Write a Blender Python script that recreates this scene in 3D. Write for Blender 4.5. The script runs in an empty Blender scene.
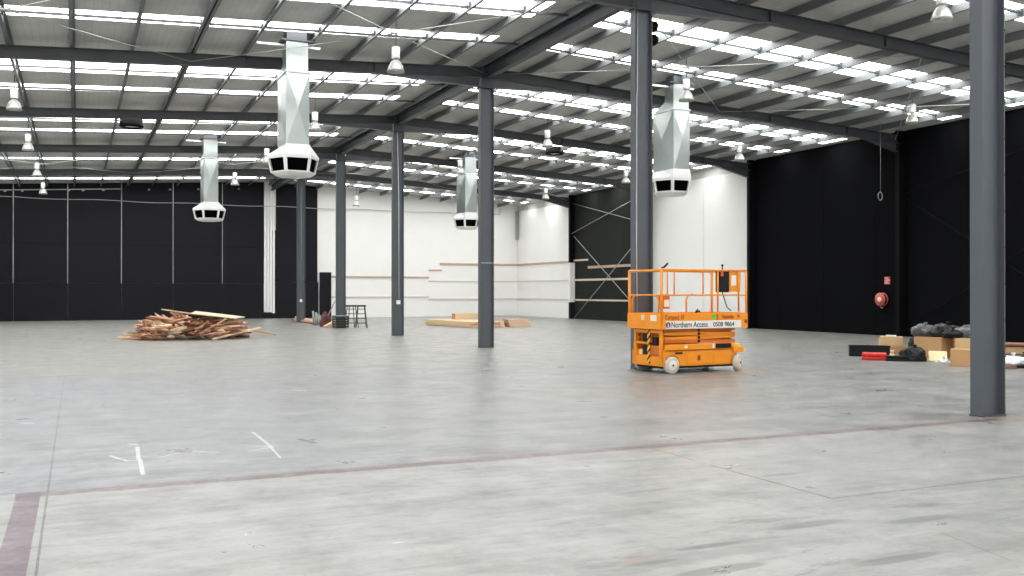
import bpy, bmesh, math, random
from mathutils import Vector, Matrix, noise

C = bpy.context.scene
COL = C.collection
PI = math.pi
rnd = random.Random(7)

# ------------------------------------------------------------------ camera, light, exposure
cam_d = bpy.data.cameras.new('camera')
cam = bpy.data.objects.new('camera', cam_d)
COL.objects.link(cam)
cam_d.sensor_width = 36.0
cam_d.lens = 36.0 * 956.6 / 1024.0
cam_d.clip_end = 400
cam.location = (0, 0, 1.538)
cam.rotation_euler = (PI / 2 + 0.004, 0, -0.427)
C.camera = cam

C.view_settings.view_transform = 'Standard'
C.view_settings.look = 'None'
C.view_settings.gamma = 1
C.view_settings.use_curve_mapping = False
C.view_settings.exposure = -0.15
SKYLIGHT = 10.5          # brightness of the daylit translucent roof sheets
SKY = 3.5

w = bpy.data.worlds.new('overcast_sky')
C.world = w
w.use_nodes = True
bg = w.node_tree.nodes['Background']
bg.inputs[0].default_value = (0.93, 0.96, 1.0, 1)
bg.inputs[1].default_value = SKY


# ------------------------------------------------------------------ materials
def lin(c):
    return tuple(((v / 255) / 12.92 if v / 255 <= 0.04045 else ((v / 255 + 0.055) / 1.055) ** 2.4) for v in c) + (1,)


def mat(name, rgb, rough=0.6, metal=0.0, var=0.12, scale=3.0, bump=0.0, bscale=None, spec=0.5, stretch=(1, 1, 1), srgb=False):
    m = bpy.data.materials.new(name)
    m.use_nodes = True
    nt = m.node_tree
    b = nt.nodes['Principled BSDF']
    col = lin(rgb) if srgb else tuple(rgb) + (1,)
    b.inputs['Roughness'].default_value = rough
    b.inputs['Metallic'].default_value = metal
    b.inputs['Specular IOR Level'].default_value = spec
    tc = nt.nodes.new('ShaderNodeTexCoord')
    mp = nt.nodes.new('ShaderNodeMapping')
    mp.inputs['Scale'].default_value = stretch
    nt.links.new(tc.outputs['Object'], mp.inputs[0])
    n = nt.nodes.new('ShaderNodeTexNoise')
    n.inputs['Scale'].default_value = scale
    n.inputs['Detail'].default_value = 5
    nt.links.new(mp.outputs[0], n.inputs['Vector'])
    mx = nt.nodes.new('ShaderNodeMix')
    mx.data_type = 'RGBA'
    mx.inputs[6].default_value = tuple(max(0, v * (1 - var)) for v in col[:3]) + (1,)
    mx.inputs[7].default_value = tuple(min(1, v * (1 + var)) for v in col[:3]) + (1,)
    nt.links.new(n.outputs[0], mx.inputs[0])
    nt.links.new(mx.outputs[2], b.inputs['Base Color'])
    if bump:
        n2 = nt.nodes.new('ShaderNodeTexNoise')
        n2.inputs['Scale'].default_value = bscale or scale * 6
        n2.inputs['Detail'].default_value = 4
        nt.links.new(mp.outputs[0], n2.inputs['Vector'])
        bp = nt.nodes.new('ShaderNodeBump')
        bp.inputs['Strength'].default_value = bump
        bp.inputs['Distance'].default_value = 0.02
        nt.links.new(n2.outputs[0], bp.inputs['Height'])
        nt.links.new(bp.outputs[0], b.inputs['Normal'])
    return m


M = {}
M['steel'] = mat('painted_steel', (0.080, 0.090, 0.104), 0.42, 0, 0.10, 2.0)
M['steel_dark'] = mat('dark_painted_steel', (0.054, 0.058, 0.066), 0.5, 0, 0.10, 2.0)
M['purlin'] = mat('purlin_steel', (0.115, 0.125, 0.128), 0.42, 0.0, 0.15, 1.2)
M['black_steel'] = mat('black_painted_steel', (0.003, 0.003, 0.004), 0.7, 0, 0.1, 2.0, spec=0.12)
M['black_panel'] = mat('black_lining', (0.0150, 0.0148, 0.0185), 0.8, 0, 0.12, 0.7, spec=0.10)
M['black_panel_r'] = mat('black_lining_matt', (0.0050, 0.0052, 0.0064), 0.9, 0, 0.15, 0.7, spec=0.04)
M['charcoal'] = mat('charcoal_lining', (0.022, 0.024, 0.022), 0.8, 0, 0.12, 0.7, spec=0.1)
M['white'] = mat('white_paint', (0.86, 0.86, 0.84), 0.6, 0, 0.03, 0.8)
M['white_metal'] = mat('white_enamel', (0.80, 0.81, 0.81), 0.35, 0, 0.03, 2)
M['galv'] = mat('galvanised_sheet', (0.50, 0.545, 0.535), 0.30, 0.85, 0.08, 6.0)
M['galv_rod'] = mat('galvanised_rod', (0.40, 0.42, 0.40), 0.45, 0.3, 0.08, 6.0)
M['grille'] = mat('black_grille', (0.002, 0.002, 0.002), 0.9, 0, 0.1, 6.0, spec=0.05)
M['batten'] = mat('timber_batten', (0.52, 0.36, 0.27), 0.7, 0, 0.15, 2.0)
M['batten_pale'] = mat('pale_timber_batten', (0.66, 0.57, 0.47), 0.7, 0, 0.12, 2.0)
M['orange'] = mat('orange_enamel', (0.82, 0.275, 0.006), 0.36, 0, 0.10, 5.0)
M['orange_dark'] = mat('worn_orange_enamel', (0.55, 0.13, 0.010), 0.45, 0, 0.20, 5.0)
M['yellow'] = mat('yellow_paint', (0.85, 0.50, 0.03), 0.45, 0, 0.05, 5.0)
M['rubber_white'] = mat('non_marking_rubber', (0.52, 0.49, 0.43), 0.7, 0, 0.12, 12.0)
M['hub'] = mat('wheel_hub', (0.72, 0.66, 0.58), 0.5, 0, 0.1, 9.0)
M['black'] = mat('black_plastic', (0.006, 0.006, 0.007), 0.5, 0, 0.1, 5.0, spec=0.25)
M['blackbag'] = mat('black_bin_liner', (0.004, 0.004, 0.005), 0.32, 0, 0.2, 5.0, bump=0.9, bscale=14, spec=0.30)
M['greybag'] = mat('grey_plastic_bag', (0.075, 0.08, 0.085), 0.20, 0, 0.9, 9.0, bump=1.0, bscale=16)
M['whitebag'] = mat('white_plastic_bag', (0.72, 0.73, 0.74), 0.35, 0, 0.1, 9.0, bump=0.6, bscale=16)
M['red'] = mat('red_plastic', (0.62, 0.022, 0.018), 0.4, 0, 0.1, 4.0)
M['red_enamel'] = mat('red_enamel', (0.60, 0.10, 0.06), 0.35, 0, 0.15, 9.0)
M['card'] = mat('cardboard', (0.52, 0.30, 0.14), 0.8, 0, 0.12, 4.0)
M['card_light'] = mat('pale_cardboard', (0.62, 0.42, 0.22), 0.8, 0, 0.12, 4.0)
M['paper'] = mat('white_paper', (0.75, 0.74, 0.70), 0.8, 0, 0.08, 4.0)
M['cream'] = mat('cream_carton', (0.70, 0.58, 0.33), 0.7, 0, 0.1, 4.0)
M['tape'] = mat('brown_tape', (0.40, 0.22, 0.10), 0.4, 0, 0.05, 4.0)
M['wood_a'] = mat('split_timber', (0.54, 0.30, 0.18), 0.8, 0, 0.6, 6.0, stretch=(1, 12, 12))
M['wood_b'] = mat('weathered_timber', (0.24, 0.11, 0.065), 0.8, 0, 0.6, 6.0, stretch=(1, 12, 12))
M['wood_c'] = mat('pale_split_timber', (0.74, 0.54, 0.38), 0.8, 0, 0.3, 6.0, stretch=(1, 12, 12))
M['ply'] = mat('plywood', (0.74, 0.62, 0.43), 0.7, 0, 0.12, 3.0, stretch=(1, 10, 10))
M['pine'] = mat('sawn_pine', (0.74, 0.56, 0.33), 0.7, 0, 0.18, 4.0, stretch=(1, 10, 10))
M['pine_warm'] = mat('warm_sawn_pine', (0.76, 0.50, 0.33), 0.7, 0, 0.18, 4.0, stretch=(1, 10, 10))
M['endgrain'] = mat('reddish_end_grain', (0.52, 0.24, 0.15), 0.8, 0, 0.2, 12.0)
M['green'] = mat('green_sticker', (0.02, 0.62, 0.03), 0.5, 0, 0.02, 3)
M['darkred'] = mat('dark_red_lettering', (0.30, 0.018, 0.006), 0.5, 0, 0.02, 3)
M['ink'] = mat('dark_blue_ink', (0.02, 0.025, 0.05), 0.5, 0, 0.02, 3)
M['rust'] = mat('maroon_fabric', (0.11, 0.035, 0.03), 0.8, 0, 0.3, 8)
M['greymetal'] = mat('grey_tube', (0.32, 0.33, 0.33), 0.45, 0.3, 0.15, 8)
M['frame_black'] = mat('black_tube', (0.02, 0.022, 0.02), 0.5, 0, 0.15, 8)
M['cableW'] = mat('white_cable', (0.75, 0.75, 0.75), 0.5, 0, 0.02, 3)
M['seal'] = mat('joint_sealant', (0.16, 0.16, 0.155), 0.8, 0, 0.05, 3)


def skylight_mat():
    m = bpy.data.materials.new('translucent_roof_sheet')
    m.use_nodes = True
    nt = m.node_tree
    b = nt.nodes['Principled BSDF']
    b.inputs['Base Color'].default_value = (0.8, 0.82, 0.82, 1)
    b.inputs['Roughness'].default_value = 0.4
    b.inputs['Emission Color'].default_value = (1.0, 1.0, 0.985, 1)
    b.inputs['Emission Strength'].default_value = SKYLIGHT
    return m


M['skylight'] = skylight_mat()


def reflector_mat():
    m = bpy.data.materials.new('prismatic_reflector')
    m.use_nodes = True
    nt = m.node_tree
    b = nt.nodes['Principled BSDF']
    b.inputs['Base Color'].default_value = (0.60, 0.61, 0.57, 1)
    b.inputs['Roughness'].default_value = 0.25
    b.inputs['Metallic'].default_value = 0.25
    tr = nt.nodes.new('ShaderNodeBsdfTranslucent')
    tr.inputs[0].default_value = (0.62, 0.63, 0.58, 1)
    mx = nt.nodes.new('ShaderNodeMixShader')
    wv = nt.nodes.new('ShaderNodeTexWave')
    wv.wave_type = 'BANDS'
    wv.inputs['Scale'].default_value = 9
    mr = nt.nodes.new('ShaderNodeMapRange')
    mr.inputs[3].default_value = 0.2
    mr.inputs[4].default_value = 0.5
    nt.links.new(wv.outputs[0], mr.inputs[0])
    nt.links.new(mr.outputs[0], mx.inputs[0])
    nt.links.new(b.outputs[0], mx.inputs[1])
    nt.links.new(tr.outputs[0], mx.inputs[2])
    nt.links.new(mx.outputs[0], nt.nodes['Material Output'].inputs[0])
    return m


M['reflector'] = reflector_mat()


def ceiling_mat():
    m = mat('roof_foil_underside', (0.57, 0.575, 0.555), 0.6, 0.0, 0.25, 0.9, spec=0.3)
    nt = m.node_tree
    b = nt.nodes['Principled BSDF']
    tc = nt.nodes.new('ShaderNodeTexCoord')
    mp = nt.nodes.new('ShaderNodeMapping')
    mp.inputs['Scale'].default_value = (6.5, 6.5, 1)
    nt.links.new(tc.outputs['Object'], mp.inputs[0])
    br = nt.nodes.new('ShaderNodeTexBrick')
    br.offset = 0.0
    br.inputs['Scale'].default_value = 1.0
    br.inputs['Color1'].default_value = (1, 1, 1, 1)
    br.inputs['Color2'].default_value = (0.94, 0.94, 0.94, 1)
    br.inputs['Mortar'].default_value = (0.80, 0.80, 0.80, 1)
    br.inputs['Mortar Size'].default_value = 0.06
    br.inputs['Mortar Smooth'].default_value = 0.6
    br.inputs['Brick Width'].default_value = 1.0
    br.inputs['Row Height'].default_value = 1.0
    nt.links.new(mp.outputs[0], br.inputs['Vector'])
    mx = nt.nodes.new('ShaderNodeMix')
    mx.data_type = 'RGBA'
    mx.blend_type = 'MULTIPLY'
    mx.inputs[0].default_value = 1.0
    src = b.inputs['Base Color'].links[0].from_socket
    nt.links.new(src, mx.inputs[6])
    nt.links.new(br.outputs[0], mx.inputs[7])
    nt.links.new(mx.outputs[2], b.inputs['Base Color'])
    return m


M['roof'] = ceiling_mat()


def hazard_mat():
    m = bpy.data.materials.new('hazard_stripes')
    m.use_nodes = True
    nt = m.node_tree
    b = nt.nodes['Principled BSDF']
    tc = nt.nodes.new('ShaderNodeTexCoord')
    sx = nt.nodes.new('ShaderNodeSeparateXYZ')
    nt.links.new(tc.outputs['Object'], sx.inputs[0])
    a = nt.nodes.new('ShaderNodeMath'); a.operation = 'ADD'
    nt.links.new(sx.outputs[1], a.inputs[0]); nt.links.new(sx.outputs[2], a.inputs[1])
    d = nt.nodes.new('ShaderNodeMath'); d.operation = 'MULTIPLY'; d.inputs[1].default_value = 8.0
    nt.links.new(a.outputs[0], d.inputs[0])
    f = nt.nodes.new('ShaderNodeMath'); f.operation = 'FRACT'
    nt.links.new(d.outputs[0], f.inputs[0])
    g = nt.nodes.new('ShaderNodeMath'); g.operation = 'GREATER_THAN'; g.inputs[1].default_value = 0.55
    nt.links.new(f.outputs[0], g.inputs[0])
    mx = nt.nodes.new('ShaderNodeMix'); mx.data_type = 'RGBA'
    mx.inputs[6].default_value = (0.85, 0.42, 0.02, 1)
    mx.inputs[7].default_value = (0.01, 0.01, 0.01, 1)
    nt.links.new(g.outputs[0], mx.inputs[0])
    nt.links.new(mx.outputs[2], b.inputs['Base Color'])
    return m


M['hazard'] = hazard_mat()


def floor_mat():
    m = bpy.data.materials.new('worn_concrete')
    m.use_nodes = True
    nt = m.node_tree
    N = nt.nodes
    L = nt.links
    b = N['Principled BSDF']
    tc = N.new('ShaderNodeTexCoord')
    P = tc.outputs['Object']

    def math_(op, a, c=None, clamp=False):
        n = N.new('ShaderNodeMath'); n.operation = op; n.use_clamp = clamp
        for i, v in enumerate((a, c)):
            if v is None: continue
            if isinstance(v, (int, float)): n.inputs[i].default_value = v
            else: L.new(v, n.inputs[i])
        return n.outputs[0]

    def noise_(scale, detail=5, rough=0.55, st=(1, 1, 1), rot=0, off=0):
        mp = N.new('ShaderNodeMapping'); mp.inputs['Scale'].default_value = st
        mp.inputs['Rotation'].default_value = (0, 0, rot); mp.inputs['Location'].default_value = (off, off * .7, 0)
        L.new(P, mp.inputs[0])
        n = N.new('ShaderNodeTexNoise'); n.inputs['Scale'].default_value = scale
        n.inputs['Detail'].default_value = detail; n.inputs['Roughness'].default_value = rough
        L.new(mp.outputs[0], n.inputs['Vector'])
        return n.outputs[0]

    def ramp(v, a, c, lo=0.0, hi=1.0):
        n = N.new('ShaderNodeMapRange'); n.interpolation_type = 'SMOOTHSTEP'
        L.new(v, n.inputs[0]); n.inputs[1].default_value = a; n.inputs[2].default_value = c
        n.inputs[3].default_value = lo; n.inputs[4].default_value = hi
        return n.outputs[0]

    def mixc(f, a, c, mode='MIX'):
        n = N.new('ShaderNodeMix'); n.data_type = 'RGBA'; n.blend_type = mode
        if isinstance(f, (int, float)): n.inputs[0].default_value = f
        else: L.new(f, n.inputs[0])
        for i, v in ((6, a), (7, c)):
            if isinstance(v, tuple): n.inputs[i].default_value = v + (1,)
            else: L.new(v, n.inputs[i])
        return n.outputs[2]

    sx = N.new('ShaderNodeSeparateXYZ'); L.new(P, sx.inputs[0])
    X, Y = sx.outputs[0], sx.outputs[1]
    big = noise_(0.35, 4, 0.6)
    mid = noise_(1.6, 6, 0.65, off=7)
    fine = noise_(14, 6, 0.7, off=3)
    streak = noise_(1.1, 7, 0.62, st=(0.5, 1.7, 1), rot=0.35, off=11)
    near = (0.278, 0.280, 0.268)
    far = (0.208, 0.213, 0.213)
    # the slab beyond the painted line is a greyer pour
    reg = ramp(Y, 8.15, 8.25)
    back = ramp(math_('ADD', Y, math_('MULTIPLY', big, 8.0)), 20.0, 30.0)
    c = mixc(reg, near, far)
    c = mixc(back, c, (0.262, 0.260, 0.236))
    blue = math_('MULTIPLY', math_('MULTIPLY', ramp(X, 5.5, -1.5), reg), ramp(Y, 19.5, 18.9))
    c = mixc(math_('MULTIPLY', blue, 0.75), c, (0.200, 0.206, 0.238))
    c = mixc(ramp(big, 0.35, 0.68, 0.0, 0.35), c, (0.20, 0.205, 0.19))
    c = mixc(ramp(mid, 0.45, 0.72, 0.0, 0.50), c, (0.165, 0.168, 0.16))
    c = mixc(ramp(streak, 0.48, 0.70, 0.0, 0.60), c, (0.15, 0.152, 0.148))
    c = mixc(ramp(streak, 0.46, 0.28, 0.0, 0.55), c, (0.37, 0.37, 0.35))
    c = mixc(ramp(fine, 0.48, 0.72, 0.0, 0.45), c, (0.16, 0.16, 0.15))
    lay = noise_(3.2, 8, 0.7, st=(0.35, 2.4, 1), rot=0.43, off=71)
    c = mixc(ramp(lay, 0.50, 0.66, 0.0, 0.40), c, (0.125, 0.13, 0.128))
    c = mixc(ramp(lay, 0.48, 0.34, 0.0, 0.35), c, (0.36, 0.365, 0.355))
    # tyre scuffs and dark smears on the near slab
    sm = noise_(1.3, 8, 0.75, st=(0.8, 2.6, 1), rot=0.5, off=23)
    smm = math_('MULTIPLY', ramp(sm, 0.55, 0.66), ramp(Y, 7.8, 4.5))
    smm = math_('MULTIPLY', smm, ramp(X, 1.6, 3.4))
    c = mixc(math_('MULTIPLY', smm, 0.6), c, (0.075, 0.078, 0.07))
    sc = noise_(6.5, 4, 0.6, st=(0.6, 3.2, 1), rot=0.15, off=31)
    c = mixc(ramp(sc, 0.69, 0.73, 0.0, 0.75), c, (0.06, 0.06, 0.058))
    wh = noise_(5.5, 3, 0.6, st=(0.5, 2.0, 1), rot=-0.2, off=41)
    c = mixc(ramp(wh, 0.75, 0.79, 0.0, 0.7), c, (0.70, 0.71, 0.72))
    # ochre stains round the lift, with its orange bounce painted in
    def spot(x, y, rx, ry, col, amt, c):
        dx = math_('DIVIDE', math_('SUBTRACT', X, x), rx); dy = math_('DIVIDE', math_('SUBTRACT', Y, y), ry)
        d = math_('ADD', math_('MULTIPLY', dx, dx), math_('MULTIPLY', dy, dy))
        d = math_('ADD', d, math_('MULTIPLY', math_('SUBTRACT', mid, 0.5), 3.0))
        return mixc(ramp(d, 1.2, 0.3, 0.0, amt), c, col)
    c = spot(8.3, 12.7, 2.4, 1.3, (0.235, 0.205, 0.155), 0.25, c)  # orange bounce light from the lift, put into the floor colour
    c = spot(11.9, 15.02, 0.34, 0.16, (0.34, 0.18, 0.03), 0.95, c)
    c = spot(11.1, 14.6, 0.9, 0.2, (0.30, 0.21, 0.09), 0.5, c)
    c = spot(9.75, 8.5, 0.55, 0.35, (0.09, 0.09, 0.07), 0.7, c)
    c = spot(2.9, 4.7, 0.14, 0.06, (0.34, 0.17, 0.12), 0.45, c)
    for (sx_, sy_, rx_, ry_, am_) in ((3.55, 4.78, .34, .05, .75), (2.95, 4.62, .25, .05, .6), (3.25, 4.35, .30, .06, .7), (4.35, 4.95, .35, .07, .6),
                                      (5.2, 4.75, .3, .06, .55), (4.3, 4.1, .35, .06, .6), (6.1, 4.4, .3, .07, .5), (1.3, 4.9, .2, .03, .5), (5.4, 6.4, .25, .05, .5), (4.0, 6.3, .3, .04, .4)):
        c = spot(sx_, sy_, rx_, ry_, (0.075, 0.078, 0.072), am_, c)
    wob = math_('MULTIPLY', math_('SUBTRACT', noise_(2.2, 4, 0.6, off=51), 0.5), 0.05)
    chip = noise_(9, 5, 0.7, off=61)

    def seg(c, p0, p1, wd, col, amt, chipy=0.0):
        d = Vector((p1[0] - p0[0], p1[1] - p0[1])); Ln = d.length; d.normalize(); n = Vector((-d.y, d.x))
        u = math_('ADD', math_('ADD', math_('MULTIPLY', X, d.x), math_('MULTIPLY', Y, d.y)), -(p0[0] * d.x + p0[1] * d.y))
        v = math_('ADD', math_('ADD', math_('MULTIPLY', X, n.x), math_('MULTIPLY', Y, n.y)), -(p0[0] * n.x + p0[1] * n.y))
        v = math_('ADD', v, math_('MULTIPLY', wob, 0.5 if 0.15 < wd < 0.2 and p0[1] == p1[1] else 0.15))
        f = math_('MULTIPLY', math_('MULTIPLY', math_('LESS_THAN', math_('ABSOLUTE', v), wd / 2), math_('GREATER_THAN', u, 0.0)), math_('LESS_THAN', u, Ln))
        if chipy:
            f = math_('MULTIPLY', f, ramp(chip, 0.50 - chipy * .12, 0.50 + (0.22 - chipy * .12), 1.0, 1.0 - chipy))
        return mixc(math_('MULTIPLY', f, amt), c, col)

    red = (0.098, 0.044, 0.050)
    c = seg(c, (-0.42, 8.10), (10.15, 8.10), 0.170, red, 0.85, 0.5)
    c = seg(c, (10.1, 8.10), (16, 8.10), 0.20, (0.32, 0.19, 0.13), 0.6, 0.5)
    c = seg(c, (-0.33, 8.2), (-0.33, 2.0), 0.165, (0.085, 0.046, 0.070), 0.9, 0.3)
    dk = (0.05, 0.045, 0.045)
    c = seg(c, (-6, 8.215), (10, 8.215), 0.016, dk, 0.7, 0.4)
    c = seg(c, (-0.2, -6), (-0.2, 19.07), 0.016, dk, 0.75, 0.2)
    c = seg(c, (-0.25, 19.07), (25, 19.07), 0.035, dk, 0.55, 0.5)
    c = seg(c, (5.85, 16.0), (5.85, 40), 0.03, (0.2, 0.18, 0.17), 0.35, 0.5)
    c = seg(c, (5.12, 7.0), (5.12, 5.5), 0.024, (0.05, 0.035, 0.03), 0.9)
    c = seg(c, (5.15, 8.05), (5.13, 7.25), 0.034, (0.20, 0.12, 0.05), 0.8, 0.3)
    c = seg(c, (5.12, 5.5), (12, 5.5), 0.024, (0.07, 0.055, 0.055), 0.85, 0.4)
    c = seg(c, (10.0, 8.2), (10.2, 7.7), 0.03, (0.08, 0.06, 0.06), 0.8)
    c = seg(c, (5.03, 4.44), (4.87, 3.81), 0.012, (0.16, 0.07, 0.06), 0.7, 0.3)
    c = seg(c, (4.3, 5.9), (4.5, 5.55), 0.014, (0.08, 0.075, 0.07), 0.6, 0.5)
    wt = (0.62, 0.62, 0.63)
    for p0, p1, wd in (((0.55, 10.2), (0.52, 9.4), 0.05), ((0.53, 9.4), (0.51, 8.62), 0.05), ((0.28, 9.75), (0.42, 9.38), 0.04),
                       ((0.40, 9.38), (0.55, 9.38), 0.045), ((0.70, 9.45), (1.0, 9.72), 0.035), ((0.98, 9.72), (1.25, 9.50), 0.045),
                       ((1.76, 10.75), (1.76, 9.6), 0.045), ((1.75, 9.6), (1.72, 8.95), 0.035), ((1.49, 9.92), (1.78, 9.62), 0.03),
                       ((1.50, 9.46), (1.78, 9.62), 0.03), ((0.47, 10.42), (0.56, 10.33), 0.05), ((3.0, 15.0), (3.25, 14.9), 0.09),
                       ((2.0, 14.2), (2.2, 14.1), 0.08), ((0.3, 13.0), (0.5, 12.9), 0.07), ((4.0, 14.4), (4.2, 14.3), 0.08), ((-0.6, 12.6), (-0.45, 12.5), 0.07)):
        c = seg(c, p0, p1, wd * .75, wt, 0.75, 0.45)
    b.inputs['Specular IOR Level'].default_value = 0.5
    L.new(c, b.inputs['Base Color'])
    L.new(ramp(mid, 0.3, 0.7, 0.27, 0.46), b.inputs['Roughness'])
    bp = N.new('ShaderNodeBump'); bp.inputs['Strength'].default_value = 0.12; bp.inputs['Distance'].default_value = 0.02
    L.new(mid, bp.inputs['Height']); L.new(bp.outputs[0], b.inputs['Normal'])
    return m


M['floor'] = floor_mat()


# ------------------------------------------------------------------ mesh helpers
class MB:
    def __init__(s):
        s.bm = bmesh.new()

    def hexa(s, vs, mi=0):
        """8 corners: bottom 4 ccw, top 4 ccw"""
        v = [s.bm.verts.new(p) for p in vs]
        for f in ((3, 2, 1, 0), (4, 5, 6, 7), (0, 1, 5, 4), (1, 2, 6, 5), (2, 3, 7, 6), (3, 0, 4, 7)):
            s.bm.faces.new([v[i] for i in f]).material_index = mi
        return s

    def box(s, c, d, rz=0.0, mi=0, mtx=None):
        hx, hy, hz = d[0] / 2, d[1] / 2, d[2] / 2
        R = Matrix.Rotation(rz, 3, 'Z')
        pts = []
        for z in (-hz, hz):
            for x, y in ((-hx, -hy), (hx, -hy), (hx, hy), (-hx, hy)):
                p = Vector((x, y, z))
                p = (mtx @ p) if mtx else (R @ p)
                pts.append(p + Vector(c))
        return s.hexa(pts, mi)

    def b2(s, x0, x1, y0, y1, z0, z1, mi=0):
        return s.box(((x0 + x1) / 2, (y0 + y1) / 2, (z0 + z1) / 2), (x1 - x0, y1 - y0, z1 - z0), mi=mi)

    def frame(s, p0, p1, up=(0, 0, 1)):
        p0, p1 = Vector(p0), Vector(p1)
        d = (p1 - p0)
        L = d.length
        d.normalize()
        u = Vector(up)
        if abs(d.dot(u)) > 0.98:
            u = Vector((0, 1, 0)) if abs(d.y) < 0.9 else Vector((1, 0, 0))
        side = d.cross(u).normalized()
        u2 = side.cross(d).normalized()
        return p0, p1, side, u2

    def bar(s, p0, p1, wd, ht, up=(0, 0, 1), mi=0):
        p0, p1, sd, u = s.frame(p0, p1, up)
        return s.sweep([(-wd / 2, -ht / 2), (wd / 2, -ht / 2), (wd / 2, ht / 2), (-wd / 2, ht / 2)], p0, p1, sd, u, mi)

    def sweep(s, prof, p0, p1, sd, u, mi=0):
        a = [s.bm.verts.new(p0 + sd * x + u * y) for x, y in prof]
        b = [s.bm.verts.new(p1 + sd * x + u * y) for x, y in prof]
        n = len(prof)
        for i in range(n):
            j = (i + 1) % n
            s.bm.faces.new((a[i], a[j], b[j], b[i])).material_index = mi
        s.bm.faces.new(a[::-1]).material_index = mi
        s.bm.faces.new(b).material_index = mi
        return s

    def ibeam(s, p0, p1, depth, width, up, tf=0.014, tw=0.010):
        """depth along up, width along side"""
        p0, p1, sd, u = s.frame(p0, p1, up)
        h, w_ = depth / 2, width / 2
        prof = [(-w_, -h), (w_, -h), (w_, -h + tf), (tw / 2, -h + tf), (tw / 2, h - tf), (w_, h - tf), (w_, h), (-w_, h), (-w_, h - tf), (-tw / 2, h - tf), (-tw / 2, -h + tf), (-w_, -h + tf)]
        return s.sweep(prof, p0, p1, sd, u)

    def tube(s, pts, r, n=8, mi=0, closed=False):
        pts = [Vector(p) for p in pts]
        rings = []
        m = len(pts)
        prev = None
        for i, p in enumerate(pts):
            if closed:
                d = pts[(i + 1) % m] - pts[i - 1]
            elif i == 0:
                d = pts[1] - p
            elif i == m - 1:
                d = p - pts[i - 1]
            else:
                d = (pts[i + 1] - p).normalized() + (p - pts[i - 1]).normalized()
            d.normalize()
            if prev is None:
                t = Vector((0, 0, 1)) if abs(d.z) < 0.9 else Vector((1, 0, 0))
                a = d.cross(t).normalized()
            else:
                a = (prev - d * prev.dot(d)).normalized()
            prev = a
            b = d.cross(a)
            rings.append([s.bm.verts.new(p + a * math.cos(2 * PI * k / n) * r + b * math.sin(2 * PI * k / n) * r) for k in range(n)])
        for i in range(m if closed else m - 1):
            A, B = rings[i], rings[(i + 1) % m]
            for k in range(n):
                f = s.bm.faces.new((A[k], A[(k + 1) % n], B[(k + 1) % n], B[k]))
                f.material_index = mi
                f.smooth = True
        if not closed:
            s.bm.faces.new(rings[0][::-1]).material_index = mi
            s.bm.faces.new(rings[-1]).material_index = mi
        return s

    def lathe(s, prof, n=24, c=(0, 0, 0), axis='Z', mi=0, smooth=True, phase=0.0, cap=True):
        """prof (r, h)"""
        c = Vector(c)
        rings = []
        for r, h in prof:
            ring = []
            for k in range(n):
                a = 2 * PI * k / n + phase
                x, y = r * math.cos(a), r * math.sin(a)
                p = {'Z': Vector((x, y, h)), 'X': Vector((h, x, y)), 'Y': Vector((y, h, x))}[axis]
                ring.append(s.bm.verts.new(c + p))
            rings.append(ring)
        for A, B in zip(rings, rings[1:]):
            for k in range(n):
                f = s.bm.faces.new((A[k], A[(k + 1) % n], B[(k + 1) % n], B[k]))
                f.smooth = smooth
                f.material_index = mi
        if cap:
            s.bm.faces.new(rings[0][::-1]).material_index = mi
            s.bm.faces.new(rings[-1]).material_index = mi
        return s

    def poly(s, pts, mi=0):
        s.bm.faces.new([s.bm.verts.new(p) for p in pts]).material_index = mi
        return s

    def slab(s, pts, t, mi=0):
        """planar outline extruded along vector t"""
        t = Vector(t)
        a = [s.bm.verts.new(p) for p in pts]
        b = [s.bm.verts.new(Vector(p) + t) for p in pts]
        n = len(pts)
        s.bm.faces.new(a[::-1]).material_index = mi
        s.bm.faces.new(b).material_index = mi
        for i in range(n):
            j = (i + 1) % n
            s.bm.faces.new((a[i], a[j], b[j], b[i])).material_index = mi
        return s

    def build(s, name, mats, parent=None, loc=None, bevel=0.0, rot=None):
        bmesh.ops.recalc_face_normals(s.bm, faces=s.bm.faces[:])
        me = bpy.data.meshes.new(name)
        s.bm.to_mesh(me)
        s.bm.free()
        if not isinstance(mats, (list, tuple)):
            mats = [mats]
        for m in mats:
            me.materials.append(m)
        o = bpy.data.objects.new(name, me)
        COL.objects.link(o)
        if parent:
            o.parent = parent
        if loc:
            o.location = loc
        if rot is not None:
            o.rotation_euler = rot if isinstance(rot, (tuple, list)) else (0, 0, rot)
        if bevel:
            md = o.modifiers.new('bevel', 'BEVEL')
            md.width = bevel
            md.segments = 2
            md.limit_method = 'ANGLE'
        return o


def tag(o, label, cat, group=None, kind='thing'):
    o['label'] = label
    o['category'] = cat
    o['kind'] = kind
    if group:
        o['group'] = group
    return o


def thing(name, label, cat, loc=(0, 0, 0), rz=0.0, group=None):
    o = bpy.data.objects.new(name, None)
    COL.objects.link(o)
    o.location = loc
    o.rotation_euler = (0, 0, rz)
    return tag(o, label, cat, group)


def struct(o):
    o['kind'] = 'structure'
    return o


def kids(o, pool=None):
    return [c for c in bpy.data.objects if c.parent == o]


def dup(o, loc=None, rz=None, label=None, parent=None):
    c = o.copy()
    COL.objects.link(c)
    if parent:
        c.parent = parent
    if loc is not None:
        c.location = loc
    if rz is not None:
        c.rotation_euler = (0, 0, rz)
    if label:
        c['label'] = label
    for k in kids(o):
        dup(k, parent=c)
    return c


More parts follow.
